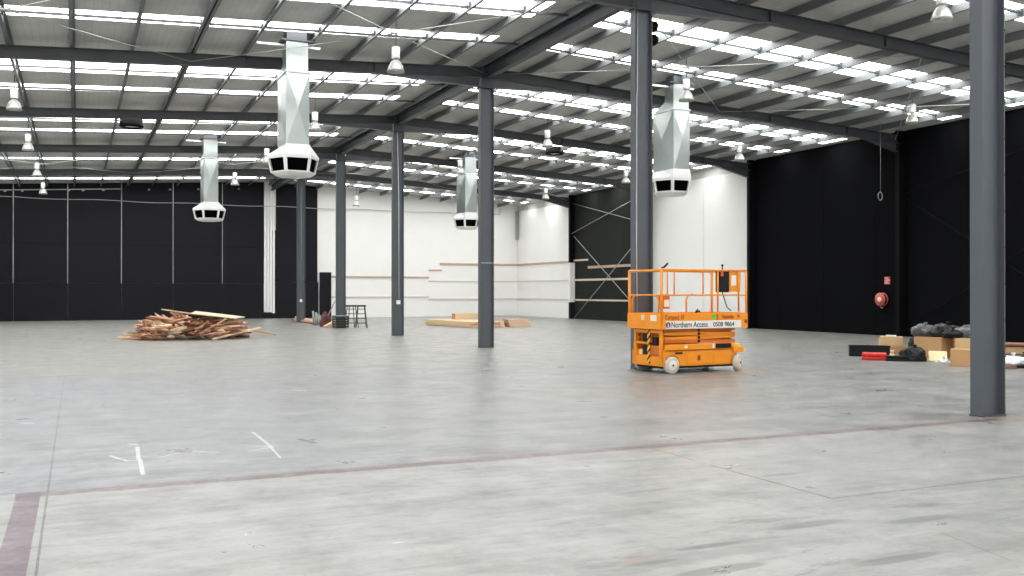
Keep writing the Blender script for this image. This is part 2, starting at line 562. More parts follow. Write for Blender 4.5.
def text(s, size, parent, loc, rot, m, name='lettering', extrude=0.001, align='LEFT', sx=1.0, bold=0.002):
    cu = bpy.data.curves.new(name, 'FONT')
    cu.body = s
    cu.size = size
    cu.extrude = extrude
    cu.align_x = align
    cu.materials.append(m)
    cu.offset = bold
    tmp = bpy.data.objects.new(name, cu)
    COL.objects.link(tmp)
    me = bpy.data.meshes.new_from_object(tmp.evaluated_get(bpy.context.evaluated_depsgraph_get()))
    bpy.data.objects.remove(tmp)
    if not me.materials:
        me.materials.append(m)
    o = bpy.data.objects.new(name, me)
    COL.objects.link(o)
    o.parent = parent
    o.location = loc
    o.rotation_euler = rot
    o.scale = (sx, 1, 1)
    return o


# ------------------------------------------------------------------ building layout
XC, X0, X1 = 10.3, -5.2, 26.0        # ridge, inner faces of side walls
Y0, Y1 = -7.43, 56.32                # ends of the hall
RK = [8.37 + 8 * k for k in range(-2, 6)]      # frame lines
ord_ = ['first', 'second', 'third', 'fourth', 'fifth', 'sixth', 'seventh', 'eighth', 'ninth', 'tenth', 'eleventh', 'twelfth']


def RZ(x):            # top of the rafters = underside of purlins
    return 7.73 - 0.0535 * abs(x - XC)


def SZ(x):            # underside of roof sheet
    return RZ(x) + 0.20


# floor
f = struct(MB().b2(X0 - 8, X1 + .6, Y0 - 1, Y1 + .6, -0.2, 0.0).build('floor', M['floor']))

# roof sheets with the skylight bays left open
strips = []
for yk in RK[:-1] + [RK[-1]]:
    strips.append((yk + 2.30, yk + 3.60))
    strips.append((yk + 5.35, yk + 6.10))
strips = [(a, b) for a, b in strips if b < Y1]
mb = MB()


def sheet(mb, xa, xb, ya, yb):
    mb.hexa([(xa, ya, SZ(xa)), (xb, ya, SZ(xb)), (xb, yb, SZ(xb)), (xa, yb, SZ(xa)),
             (xa, ya, SZ(xa) + .04), (xb, ya, SZ(xb) + .04), (xb, yb, SZ(xb) + .04), (xa, yb, SZ(xa) + .04)])


cur = Y0 - .3
for a, b in strips + [(Y1 + .3, None)]:
    sheet(mb, X0 - .3, XC, cur, a)
    sheet(mb, XC, X1 + .3, cur, a)
    if b:
        sheet(mb, XC - .75, XC, a, b)
        sheet(mb, XC, XC + .75, a, b)
        sheet(mb, X0 - .3, X0 + .5, a, b)
        sheet(mb, X1 - .40, X1 + .3, a, b)
        cur = b
struct(mb.build('ceiling', M['roof']))
wi = 1
for a, b in strips:
    for xa, xb in ((X0 + .5, XC - .75), (XC + .75, X1 - .40)):
        mb = MB()
        mb.hexa([(xa, a, SZ(xa) + .01), (xb, a, SZ(xb) + .01), (xb, b, SZ(xb) + .01), (xa, b, SZ(xa) + .01),
                 (xa, a, SZ(xa) + .025), (xb, a, SZ(xb) + .025), (xb, b, SZ(xb) + .025), (xa, b, SZ(xa) + .025)])
        struct(mb.build('window_%d' % wi, M['skylight']))
        wi += 1

# walls
T = 0.25
mb = MB()
mb.slab([(X0 - T, Y1, 0), (X1 + T, Y1, 0), (X1 + T, Y1, SZ(X1)), (XC, Y1, SZ(XC)), (X0 - T, Y1, SZ(X0))], (0, T, 0))
struct(mb.build('wall_back', M['white']))
mb = MB()
mb.slab([(X0 - T, Y0, 0), (X1 + T, Y0, 0), (X1 + T, Y0, SZ(X1)), (XC, Y0, SZ(XC)), (X0 - T, Y0, SZ(X0))], (0, -T, 0))
struct(mb.build('wall_front', M['white']))
# right wall: precast panels with open joints over a dark backing
mb = MB()
js = [Y0, .4, 8.4, 16.4, 24.4, 32.3, 36.05, 40.4, 48.4, Y1]
for a, b in zip(js, js[1:]):
    mb.b2(X1, X1 + T, a + .02, b - .02, 0, 6.72)
mb.b2(X1 + .05, X1 + T + .05, Y0, Y1, 0, 6.7, mi=1)
mb.b2(X1 + .02, X1 + T, Y0, Y1, 6.72, SZ(X1), mi=2)
struct(mb.build('wall_right', [M['white'], M['seal'], M['roof']]))
# left wall with open loading doors (outside the picture)
mb = MB()
doors = [(2.5, 7.5, 4.4), (11, 15.5, 4.4), (41.5, 47.5, 4.6)]
cur = Y0
for a, b, h in doors:
    mb.b2(X0 - T, X0, cur, a, 0, SZ(X0))
    mb.b2(X0 - T, X0, a, b, h, SZ(X0))
    cur = b
mb.b2(X0 - T, X0, cur, Y1, 0, SZ(X0))
struct(mb.build('wall_left', M['white']))

# ------------------------------------------------------------------ steel columns on the ridge line
CAPZ = 7.16
col_lab = ['grey steel column standing nearest, beside the cardboard boxes and rubbish bags',
           'grey steel column directly behind the orange scissor lift, white cable down it',
           'plain grey steel column in front of the pale stacked timber packs',
           'grey steel column with white cable ending in small white box, before white wall',
           'grey steel column with black metal frames stacked at its foot',
           'farthest grey steel column, standing before the black wall lining']
for i in range(6):
    y = 8.37 + 8 * i
    t = thing('steel_column', col_lab[i], 'column', (XC, y, 0), 0, 'steel columns along the ridge line')
    MB().ibeam((0, 0, 0.02), (0, 0, CAPZ), 0.403, 0.178, (1, 0, 0), tf=0.016, tw=0.012).build('shaft', M['steel'], t)
    mb = MB().b2(-.21, .21, -.098, .098, 0, .02)
    mb.build('base_plate', M['steel_dark'], t)
    MB().b2(-.23, .23, -.11, .11, CAPZ, CAPZ + .025).build('cap_plate', M['steel_dark'], t)
    # stiffened stub between cap and ridge, with rounded top
    mb = MB()
    mb.ibeam((0, 0, CAPZ + .025), (0, 0, RZ(XC) + .02), 0.34, 0.178, (1, 0, 0), tf=0.016, tw=0.012)
    mb.b2(-.17, .17, -.095, -.085, CAPZ + .03, RZ(XC) - .02)
    mb.build('ridge_stub', M['steel_dark'], t)
    if i < 3:
        for k in range(15):
            bo = MB().lathe([(.009, -.012), (.009, .0)], 6, (0, 0, 0), 'Y').build('bolt', M['black_steel'], t) if k == 0 else dup(bo, parent=t)
            bo.location = (.195, -.089, CAPZ - .12 - k * .45)
    if i == 1:
        MB().tube([(-.105, -.02, CAPZ), (-.11, -.02, 5.6), (-.125, -.02, 5.4), (-.13, -.02, 2.5), (-.12, -.02, 1.1)], .012, 6).build('white_cable', M['cableW'], t)
    if i == 3:
        MB().tube([(-.02, -.02, CAPZ), (.03, -.02, 5.0), (.04, -.02, 1.3)], .014, 6).build('white_cable', M['cableW'], t)
        MB().b2(-.06, .08, -.07, -.01, 1.1, 1.24).build('outlet_box', M['white_metal'], t, bevel=.005)
    if i == 5:
        MB().b2(-.06, .05, -.07, -.01, 1.02, 1.16).build('outlet_box', M['white_metal'], t, bevel=.005)
        MB().tube([(0, -.02, CAPZ), (0.01, -.02, 1.2)], .012, 6).build('white_cable', M['greymetal'], t)
    if i == 2:
        MB().b2(-.19, .19, -.093, -.089, 2.32, 2.35).build('chalk_mark', M['greymetal'], t)

# rafters
raf_lab = ['dark steel rafter crossing the roof nearest overhead, over the first column',
           'dark steel rafter over the column behind the orange lift',
           'dark steel rafter over the column in front of the pale timber packs',
           'dark steel rafter over the column with the white cable and box',
           'dark steel rafter over the column with black frames at its foot',
           'dark steel rafter over the farthest column']
ext = 15.3
for i in range(6):
    y = 8.37 + 8 * i
    t = thing('steel_rafter', raf_lab[i], 'rafter', (XC, y, CAPZ), 0, 'rafters spanning the roof')
    for s in (-1, 1):
        a = Vector((s * .17, 0, RZ(XC) - .14 - CAPZ)); b = Vector((s * (ext + .1), 0, RZ(XC + ext + .1) - .14 - CAPZ))
        MB().ibeam(a, b, 0.28, 0.166, (0, 0, 1), tf=.014, tw=.01).build('beam', M['steel_dark'], t)
        zb = lambda x: RZ(XC + x) - .28 - CAPZ
        mb = MB()
        mb.slab([(s * .20, -.006, zb(.2)), (s * 3.1, -.006, zb(3.1)), (s * .20, -.006, .03)], (0, .012, 0))
        p0, p1 = Vector((s * .2, 0, .03)), Vector((s * 3.1, 0, zb(3.1)))
        mb.bar(p0, p1, .166, .014)
        mb.build('haunch', M['steel'], t)
        mb = MB()
        e = ext - .05
        mb.slab([(s * e, -.006, zb(e)), (s * (e - 1.6), -.006, zb(e - 1.6)), (s * e, -.006, zb(e) - .30)], (0, .012, 0))
        mb.bar((s * (e - 1.6), 0, zb(e - 1.6)), (s * e, 0, zb(e) - .30), .166, .014)
        mb.build('knee_haunch', M['steel_dark'], t)
        for x in (3.2, 6.5, 9.8, 13):
            MB().b2(s * x - .005, s * x + .005, -.08, .08, zb(x) + .014, zb(x) + .27).build('web_stiffener', M['steel_dark'], t)

# portal columns on the right wall (black-wrapped) and left wall
for i in range(6):
    y = 8.37 + 8 * i
    if i < 1: continue
    lab = ['', 'black steel wall column at the right edge, beyond the rubbish bags',
           'black steel wall column right of the red fire hose reel',
           'black steel wall column where white wall meets the black lining behind the lift',
           'black steel wall column hidden behind the lift\'s column',
           'wall column left of the crossed rods, black above and white below'][i]
    t = thing('wall_column', lab, 'column', (25.8, y, 0), 0, 'columns along the right wall')
    if i == 5:
        MB().ibeam((0, 0, 3.2), (0, 0, (SZ(25.8) - .03) - .0), .40, .178, (1, 0, 0)).build('upper_shaft', M['black_steel'], t)
        MB().ibeam((0, 0, 0.9), (0, 0, 3.2), .36, .17, (1, 0, 0)).build('lower_shaft', M['white'], t)
        MB().b2(-.2, .2, -.1, .1, 0, .95).build('black_wrap', M['black_panel'], t, bevel=.03)
    else:
        MB().ibeam((0, 0, 0), (0, 0, (SZ(25.8) - .03)), .40, .178, (1, 0, 0)).build('shaft', M['black_steel'], t)
        MB().b2(-.24, .24, -.13, .13, 0, .02).build('base_plate', M['black_steel'], t)
        if i in (2, 3):
            MB().b2(-.19, .19, -.012, .012, 6.15, 6.17).build('stiffener', M['black_steel'], t)

# purlins (cold-formed Z sections running the length of the hall)
yA, yB = Y0, Y1


def purlin(x, label, dz=0.0, h=.2):
    z = RZ(x) + dz
    t = tag(MB().sweep([(-.062, 0), (.005, 0), (.005, h - .008), (.062, h - .008), (.062, h), (-.005, h), (-.005, .008), (-.052, .008), (-.052, .022), (-.062, .022)],
                       Vector((0, 0, 0)), Vector((0, yB - yA, 0)), Vector((1, 0, 0)), Vector((0, 0, 1))).build('purlin', M['purlin']),
            label, 'purlin', 'purlins under the roof sheets')
    t.location = (x, yA, z)
    return t


for k in range(1, 12):
    for s in (-1, 1):
        x = XC + s * 1.3 * k
        if k == 6 and s == -1:
            pass
        purlin(x, 'grey steel purlin along the roof, %s out from the ridge, %s slope' % (ord_[k - 1], 'left' if s < 0 else 'right'))
# heavier member: doubled purlin on the left slope
for s, side in ((-1, 'left'), (1, 'right')):
    purlin(XC + s * .16, 'dark steel ridge purlin on the %s of the ridge beam' % side)
rt = thing('ridge_beam', 'dark steel tie beam along the ridge, joining the column tops', 'beam', (XC, yA, RZ(XC) - .16))
MB().ibeam((0, 0, 0), (0, 0 + yB - yA, 0), .30, .18, (0, 0, 1)).build('beam', M['steel_dark'], rt)
tag(MB().box((0, (yB - yA) / 2, .1), (.07, yB - yA, .2)).build('double_purlin', M['purlin'], loc=(2.58, yA, RZ(2.58))),
    'doubled heavy purlin on the left slope, just left of the near hanging duct', 'purlin')

# bridging rows between purlins
for yk in RK[2:]:
    for off, nm in ((2.76, 'front'), (5.53, 'rear')):
        y = yk + off
        if y > Y1 - .5: continue
        i = int(round((yk - 8.37) / 8))
        where = ['nearest', 'second nearest', 'third nearest', 'third farthest', 'second farthest', 'farthest'][i]
        for s in (-1, 1):
            mb = MB()
            e = 14.3
            mb.bar((s * .2, 0, .06), (s * e, 0, RZ(XC + e) - RZ(XC) + .15), .05, .05)
            for k in range(0, 12):
                x = s * (1.3 * k)
                mb.box((x, 0, RZ(XC + x) - RZ(XC) + .12), (.08, .12, .13))
            o = mb.build('purlin_bridging', M['steel_dark'], loc=(XC, y, RZ(XC)))
            tag(o, 'thin bridging bar under %s skylight of %s roof bay, %s slope' % (nm, where, 'left' if s < 0 else 'right'), 'bridging', 'bridging bars between the purlins')

# roof bracing rods in two bays
for bay, bl in ((16.37, 'near'), (40.37, 'far')):
    xs = [-5.0, 2.5, XC, 18.1, 25.4]
    nmx = ['far left', 'centre left', 'centre right', 'far right']
    for j in range(4):
        for q in (0, 1):
            xa, xb = xs[j], xs[j + 1]
            if q: xa, xb = xb, xa
            a, b = Vector((xa, bay + .1, RZ(xa) - .20)), Vector((xb, bay + 7.9, RZ(xb) - .20))
            m_ = (a + b) / 2 + Vector((0, 0, -.05))
            pts = [a, a.lerp(m_, .5) + Vector((0, 0, -.015)), m_, m_.lerp(b, .5) + Vector((0, 0, -.015)), b]
            mb = MB().tube([p - a for p in pts], .009, 6)
            mb.tube([m_ - a - (b - a).normalized() * .15, m_ - a + (b - a).normalized() * .15], .022, 6)
            o = mb.build('bracing_rod', M['galv_rod'], loc=a)
            tag(o, 'thin steel roof bracing rod, %s braced bay, %s panel, running away to the %s' % (bl, nmx[j], 'left' if q else 'right'), 'rod', 'roof bracing rods')

# ------------------------------------------------------------------ black linings on the back wall
zt = lambda x: SZ(x) - .03
seams = [-5.15, -3.0, -.42, 2.24, 4.90, 7.55, 9.84]
labs = ['black wall lining panel at the far left edge of the back wall',
        'black wall lining panel between the two leftmost pale strips',
        'black wall lining panel second right of the leftmost pale strip',
        'black wall lining panel left behind the heap of broken timber',
        'black wall lining panel behind the right of the timber heap',
        'black wall lining panel just left of the wide white gap']
for i, (a, b) in enumerate(zip(seams, seams[1:])):
    t = thing('lining_panel', labs[i], 'wall panel', (a, Y1 - .08, 0), 0, 'black lining panels on the back wall')
    wdt = b - a
    g = .05 if i < len(labs) - 1 else 0
    MB().slab([(0.0, 0, 2.0), (wdt - g, 0, 2.0), (wdt - g, 0, zt(b)), (0.0, 0, zt(a))], (0, .05, 0)).build('upper_sheet', M['black_panel'], t)
    MB().b2(0.0, wdt - .012, 0, .05, 0, 1.998).build('lower_sheet', M['black_panel'], t)
    MB().b2(0.0, wdt - g, -.004, 0, 4.08, 4.10).build('seam', M['black_panel_r'], t)
t = thing('lining_panel', 'black wall lining panel between the wide white gap and the white wall', 'wall panel', (10.27, Y1 - .08, 0), 0, 'black lining panels on the back wall')
MB().slab([(0.0, 0, 2.1), (2.68, 0, 2.1), (2.68, 0, zt(13)), (.26, 0, zt(10.67)), (.26, 0, 5.12), (0, 0, 5.12)], (0, .05, 0)).build('upper_sheet', M['black_panel'], t)
MB().b2(0.0, 2.74, 0, .05, 0, 2.09).build('lower_sheet', M['black_panel'], t)
tag(MB().b2(-.35, .35, 0, .05, 0, 2.7).build('lining_panel', M['black_panel'], loc=(13.43, Y1 - .08, 0)),
    'short black panel leaning low against the white wall beside the farthest column', 'wall panel')
tag(MB().b2(-.24, .20, 0, .05, 0, .36).build('kick_panel', M['black_panel'], loc=(10.07, Y1 - .18, 0)), 'low black block at the foot of the wide white gap', 'wall panel')
# ribbed white sheet in the gap
mb = MB()
for k in range(4):
    mb.b2(-.28 + k * .16, -.15 + k * .16, 0, .05, 0.3, 7.4)
tag(mb.build('ribbed_panel', M['white_metal'], loc=(10.13, Y1 - .1, 0)), 'tall narrow white ribbed sheet showing in the gap of the black lining', 'wall panel')

# eave / top rail and conduit
mb = MB()
xa, xb = -5.1, 2.2
mb.bar((0, 0, 0), (xb - xa, 0, RZ(xb) - RZ(xa)), .05, .05)
o = mb.build('top_rail', M['galv_rod'], loc=(xa, Y1 - .16, RZ(xa) - .16))
tag(o, 'thin pale metal rail along the top of the black back wall lining', 'rail')
for k, x in enumerate((-3.4, -2.6, -.4, .3, 1.3, 3.6, 4.7, 6.2, 8.4)):
    o = MB().lathe([(.01, 0), (.07, .03), (.06, .09), (.02, .12)], 8).build('rail_bracket', M['galv'], loc=(x, Y1 - .24, RZ(x) - .28))
    tag(o, 'small metal bracket at the top edge of the black back wall', 'bracket', 'brackets along the top of the back wall')
pts = []
for x in [-5.1 + i for i in range(0, 31)]:
    pts.append((x, 0, 6.48 + .03 * math.sin(x * 1.3)))
pts = [p for p in pts if p[0] < 24.6] + [(24.7, 0, 6.5), (24.75, 0, 6.9)]
o = MB().tube(pts, .022, 6).build('conduit', M['galv_rod'], loc=(0, Y1 - .14, 0))
tag(o, 'thin grey conduit running level high across the whole back wall', 'conduit')
o = MB().b2(-.06, .06, -.1, .1, 4.9, 6.75).build('corner_downpipe', M['greymetal'], loc=(25.9, Y1 - .2, 0))
tag(o, 'short grey pipe high in the far white corner', 'pipe')

# battens on the back white wall
def batten_x(x0, x1, z, m, label, h=.09):
    o = MB().b2(0, x1 - x0, 0, .035, -h / 2, h / 2).build('wall_batten', m, loc=(x0, Y1 - .037, z))
    tag(o, label, 'batten', 'timber battens on the far walls')


batten_x(13.80, 19.95, 2.43, M['batten'], 'brown batten on white back wall, between white-cabled column and black lining, upper of two', .11)
batten_x(13.80, 19.95, 1.22, M['batten_pale'], 'pale batten on white back wall left of centre, lower of two', .08)
batten_x(19.93, 20.80, 2.88, M['batten'], 'very short brown batten at the step on the white back wall', .1)
batten_x(20.66, 25.96, 3.28, M['batten'], 'topmost long brown batten on the right of the white back wall', .13)
batten_x(19.93, 25.96, 2.20, M['batten_pale'], 'thin pale middle batten on the right of the white back wall', .06)
batten_x(19.93, 25.96, 1.07, M['batten_pale'], 'lowest pale batten on the right of the white back wall', .09)


def batten_y(x, y0, y1, z, m, label, h=.09):
    o = MB().b2(-.035, 0, 0, y1 - y0, -h / 2, h / 2).build('wall_batten', m, loc=(x, y0, z))
    tag(o, label, 'batten', 'timber battens on the far walls')


batten_y(X1, 48.75, Y1 - .05, 3.28, M['batten'], 'brown top batten on the white side wall by the far corner', .12)
batten_y(X1, 48.75, Y1 - .05, 2.21, M['batten_pale'], 'thin pale middle batten on the white side wall by the far corner', .06)
batten_y(X1, 48.75, Y1 - .05, 1.08, M['batten_pale'], 'lowest pale batten on the white side wall by the far corner', .09)
batten_y(25.91, 46.7, 48.4, 3.33, M['batten_pale'], 'short pale batten highest on the black side wall, beside the wall column', .10)
batten_y(25.91, 41.0, 46.7, 2.90, M['batten'], 'brown batten second highest on the black wall with crossed rods', .14)
batten_y(25.91, 41.0, 48.4, 2.21, M['batten_pale'], 'pale batten through the crossing of the rods on the black wall', .11)
batten_y(25.91, 41.0, 48.4, 1.08, M['batten_pale'], 'lowest pale batten on the black wall with crossed rods', .09)

# black linings on the right wall
def lining_right(y0, y1, m, label, x=25.96, seams=()):
    t = thing('lining_panel', label, 'wall panel', (x, y0, 0), 0, 'black lining panels on the right wall')
    ys = [0] + list(seams) + [y1 - y0]
    for a, b in zip(ys, ys[1:]):
        MB().b2(-.05, 0, a, b - .015, 0, SZ(x) - .02).build('sheet', m, t)


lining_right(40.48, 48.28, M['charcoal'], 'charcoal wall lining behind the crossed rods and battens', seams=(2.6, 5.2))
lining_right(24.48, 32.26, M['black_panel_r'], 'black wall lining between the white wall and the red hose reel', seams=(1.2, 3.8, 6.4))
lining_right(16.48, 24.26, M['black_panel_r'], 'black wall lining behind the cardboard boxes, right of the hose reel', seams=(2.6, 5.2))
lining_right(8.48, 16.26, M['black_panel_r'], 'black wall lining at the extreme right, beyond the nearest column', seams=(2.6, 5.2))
# rods on the right wall
def wrod(ya, za, yb, zb, label, m, r=.02, x=25.80):
    a = Vector((x, ya, za)); b = Vector((x, yb, zb))
    o = MB().tube([(0, 0, 0), b - a], r, 6).build('wall_bracing_rod', m, loc=a)
    tag(o, label, 'rod', 'bracing rods on the right wall')


wrod(48.2, 4.72, 40.6, .20, 'pale lower wall brace rod falling towards the lift, on charcoal lining', M['galv_rod'])
wrod(48.0, .08, 40.75, 4.45, 'pale lower wall brace rod rising towards the lift, on charcoal lining', M['galv_rod'], x=25.74)
wrod(48.4, 6.60, 40.75, 4.98, 'pale upper wall brace rod falling towards the lift, on charcoal lining', M['galv_rod'])
wrod(48.4, 4.85, 40.75, 6.42, 'pale upper wall brace rod rising towards the lift, on charcoal lining', M['galv_rod'], x=25.74)
wrod(24.2, 4.75, 16.75, .27, 'black lower brace rod falling to the right on black wall above boxes', M['black_steel'], .015)
wrod(24.2, .2, 16.75, 4.5, 'black lower brace rod rising to the right on black wall above boxes', M['black_steel'], .015, 25.74)
wrod(24.2, 4.9, 16.75, 6.42, 'black upper brace rod rising to the right on black wall above boxes', M['black_steel'], .015)

# ------------------------------------------------------------------ drop ducts
def make_duct(label):
    t = thing('drop_duct', label, 'air duct', (0, 0, 0), 0, 'hanging air ducts with six-sided outlets')
    wx, wy = .27, .52
    z0, z1, z2 = 5.00, 6.68, 7.40
    mb = MB()

    def face(p, q, za, zb, nrm, mi=0):
        # panel with cross-break creases
        c = (Vector(p) + Vector(q)) / 2
        P = [Vector((p[0], p[1], za)), Vector((q[0], q[1], za)), Vector((q[0], q[1], zb)), Vector((p[0], p[1], zb))]
        c = sum(P, Vector()) / 4 + Vector(nrm) * .055
        v = [mb.bm.verts.new(x) for x in P]; cv = mb.bm.verts.new(c)
        for i in range(4):
            mb.bm.faces.new((v[i], v[(i + 1) % 4], cv))
    cs = [(-wx, -wy), (wx, -wy), (wx, wy), (-wx, wy)]
    nr = [(0, -1, 0), (1, 0, 0), (0, 1, 0), (-1, 0, 0)]
    for i in range(4):
        face(cs[i], cs[(i + 1) % 4], z0, z1, nr[i])
    mb.build('lower_duct', M['galv'], t)
    mb = MB()
    cs2 = [(-wx + .0, -wy), (wx - .03, -wy), (wx - .03, -wy + .42), (-wx, -wy + .42)]
    # sloped shoulder then narrow riser
    mb.hexa([(-wx, -wy, z1), (wx, -wy, z1), (wx, wy, z1), (-wx, wy, z1),
             (-wx, -wy, z1 + .04), (wx - .03, -wy, z1 + .04), (wx - .03, -wy + .45, z1 + .25), (-wx, -wy + .45, z1 + .25)])
    mb.hexa([(-wx, -wy, z1 + .03), (wx - .03, -wy, z1 + .03), (wx - .03, -wy + .45, z1 + .24), (-wx, -wy + .45, z1 + .24)] +
            [(x, y, z2) for x, y in cs2])
    mb.build('upper_duct', M['galv'], t)
    MB().b2(-wx - .12, wx + .12, -wy - .05, -wy + .55, 7.40, 7.43).b2(-wx + .02, wx - .05, -wy + .02, -wy + .4, 7.43, 7.62).build('roof_flashing', M['steel_dark'], t)
    mb = MB()
    for z in (z1, ):
        for i in range(4):
            a, b = cs[i], cs[(i + 1) % 4]
            mb.bar((a[0] * 1.05, a[1] * 1.03, z), (b[0] * 1.05, b[1] * 1.03, z), .03, .035)
    mb.build('joint_flange', M['white_metal'], t)
    MB().bar((-.90, -wy + .25, 7.34), (.58, -wy + .25, 7.34), .05, .05).build('support_bar', M['white_metal'], t)
    # six-sided outlet head
    def hexring(r, z, k=6):
        return [Vector((r * math.cos(PI / 3 * i), r * math.sin(PI / 3 * i) * 1.0, z)) for i in range(6)]
    mb = MB()
    # lofted shoulder: rectangle (as six points) to hexagon
    rect = [Vector((wx, 0, z0)), Vector((wx, wy, z0)), Vector((-wx, wy, z0)), Vector((-wx, 0, z0)), Vector((-wx, -wy, z0)), Vector((wx, -wy, z0))]
    R1, R2 = .625, .535
    A = hexring(R1, 4.76); A2 = hexring(R1 * .985, 4.70); B = hexring(R2, 4.36); Cc = hexring(R2 * .78, 4.285)
    rings = [[mb.bm.verts.new(p) for p in r] for r in (rect, A, A2)]
    for U, V in zip(rings, rings[1:]):
        for i in range(6):
            mb.bm.faces.new((U[i], U[(i + 1) % 6], V[(i + 1) % 6], V[i]))
    mb.bm.faces.new(rings[0])
    mb.build('shoulder', M['white_metal'], t)
    mb = MB()
    rings = [[mb.bm.verts.new(p) for p in r] for r in (B, Cc)]
    for i in range(6):
        mb.bm.faces.new((rings[0][i], rings[0][(i + 1) % 6], rings[1][(i + 1) % 6], rings[1][i]))
    mb.bm.faces.new(rings[1]); mb.bm.faces.new(rings[0][::-1])
    mb.build('bottom_pan', M['white_metal'], t)
    for i in range(6):
        p, q, q2, p2 = A2[i], A2[(i + 1) % 6], B[(i + 1) % 6], B[i]

        def bl(u, v, off=0.0):
            lo = p2.lerp(q2, u); hi = p.lerp(q, u)
            n = (q - p).cross(p2 - p).normalized()
            cen = Vector((0, 0, 4.45)); 
            if n.dot((p + q) / 2 - cen) < 0: n = -n
            return lo.lerp(hi, v) + n * off
        mb = MB()
        us, vs = (0, .09, .91, 1), (0, .08, .94, 1)
        for a in range(3):
            for c in range(3):
                if a == 1 and c == 1: continue
                mb.poly([bl(us[a], vs[c]), bl(us[a + 1], vs[c]), bl(us[a + 1], vs[c + 1]), bl(us[a], vs[c + 1])])
        # returns into the opening
        ring = [(us[1], vs[1]), (us[2], vs[1]), (us[2], vs[2]), (us[1], vs[2])]
        for k in range(4):
            a, c = ring[k], ring[(k + 1) % 4]
            mb.poly([bl(*a), bl(*c), bl(*c, -.05), bl(*a, -.05)])
        fr = mb.build('outlet_frame', M['white_metal'], t)
        mb = MB()
        mb.poly([bl(us[1], vs[1], -.05), bl(us[2], vs[1], -.05), bl(us[2], vs[2], -.05), bl(us[1], vs[2], -.05)])
        for k in range(6):
            v = vs[1] + (vs[2] - vs[1]) * (k + .5) / 6
            mb.bar(bl(us[1], v, -.03), bl(us[2], v, -.03), .03, .006)
        for k in range(1, 5):
            u = us[1] + (us[2] - us[1]) * k / 5
            mb.bar(bl(u, vs[1], -.02), bl(u, vs[2], -.02), .006, .012)
        mb.build('grille', M['grille'], fr)
    return t


d0 = make_duct('hanging white air duct nearest on the left, its outlet the largest')
d0.location = (4.70, 22.95, 0)
dup(d0, (4.69, 38.75, 0), None, 'smaller hanging white air duct above the heap of timber, before black wall')
dup(d0, (15.6, 39.1, 0), None, 'small hanging air duct partly behind the column before the white wall')
dup(d0, (15.50, 23.05, 0), None, 'hanging air duct just right of the column behind the lift')

# ------------------------------------------------------------------ high-bay lamps
def make_lamp(label):
    t = thing('high_bay_lamp', label, 'lamp', (0, 0, 0), 0, 'high bay lamps hanging from the roof')
    MB().lathe([(.085, .30), (.095, .31), (.095, .54), (.08, .56)], 16).build('ballast_housing', M['white_metal'], t)
    MB().lathe([(.045, .24), (.055, .26), (.055, .30), (.05, .31)], 12).build('neck', M['greymetal'], t)
    mb = MB()
    prof = [(.060, .265), (.085, .25), (.125, .20), (.16, .13), (.185, .06), (.20, .0)]
    mb.lathe(prof + [(.192, .0), (.178, .06), (.152, .13), (.118, .19), (.08, .24), (.056, .255)], 24, cap=False)
    mb.build('reflector', M['reflector'], t)
    MB().lathe([(.03, .22), (.045, .17), (.045, .07), (.02, .03)], 12).build('bulb', M['white_metal'], t)
    MB().tube([(0, 0, .55), (0, 0, .60)], .012, 6).build('hook', M['greymetal'], t)
    return t


L0 = make_lamp('x')
L0h = 6.33
rows = [(-1.52, [20.57, 28.57, 36.57, 44.57, 52.57], 'left-hand row'), (6.5, [20.57, 28.57, 36.57, 44.57], 'row above the near left duct'),
        (14.3, [12.57, 20.57, 28.57, 36.57, 52.57], 'row just right of the columns'), (22.2, [20.57, 28.57, 36.57, 44.57], 'row nearest the right wall')]
first = True
for x, ys, nm in rows:
    for j, y in enumerate(ys):
        where = 'nearest' if j == 0 else ('farthest' if j == len(ys) - 1 else ['', 'second nearest', 'third nearest', 'fourth nearest'][j])
        lab = 'bell-shaped hanging warehouse lamp, %s in the %s' % (where, nm)
        z = L0h + (.13 if y < 21 else .04)
        if first:
            o = L0; o['label'] = lab; o.location = (x, y, z); first = False
        else:
            o = dup(L0, (x, y, z), None, lab)
        top = RZ(x) + .08
        mb = MB().tube([(0, 0, .59), (0.01, 0, top + .118 - z)], .008, 5)
        mb.build('suspension_wire', M['steel_dark'], o)

# roof ventilators
for (x, y, lab) in ((1.7, 35.3, 'round dark roof ventilator on the left, above the timber heap'), (18.0, 35.3, 'round dark roof ventilator right of the columns, before the black side wall')):
    t = thing('roof_ventilator', lab, 'ventilator', (x, y, SZ(x) - .30), 0, 'round ventilators in the roof')
    MB().lathe([(.37, .30), (.38, .12), (.40, .04), (.34, 0), (.22, 0.03), (.22, .30)], 28, cap=False).build('throat', M['black_steel'], t)
    mb = MB().lathe([(.10, .02), (.13, .05), (.13, .12), (.05, .14)], 16)
    for k in range(6):
        a = k * PI / 3
        mb.bar((.1 * math.cos(a), .1 * math.sin(a), .08), (.26 * math.cos(a), .26 * math.sin(a), .08), .02, .03)
    mb.build('hub', M['galv'], t)
    MB().lathe([(.215, .05), (.215, .06)], 24).build('daylight_disc', M['white_metal'], t)  # white disc painted to stand for daylight coming through the throat

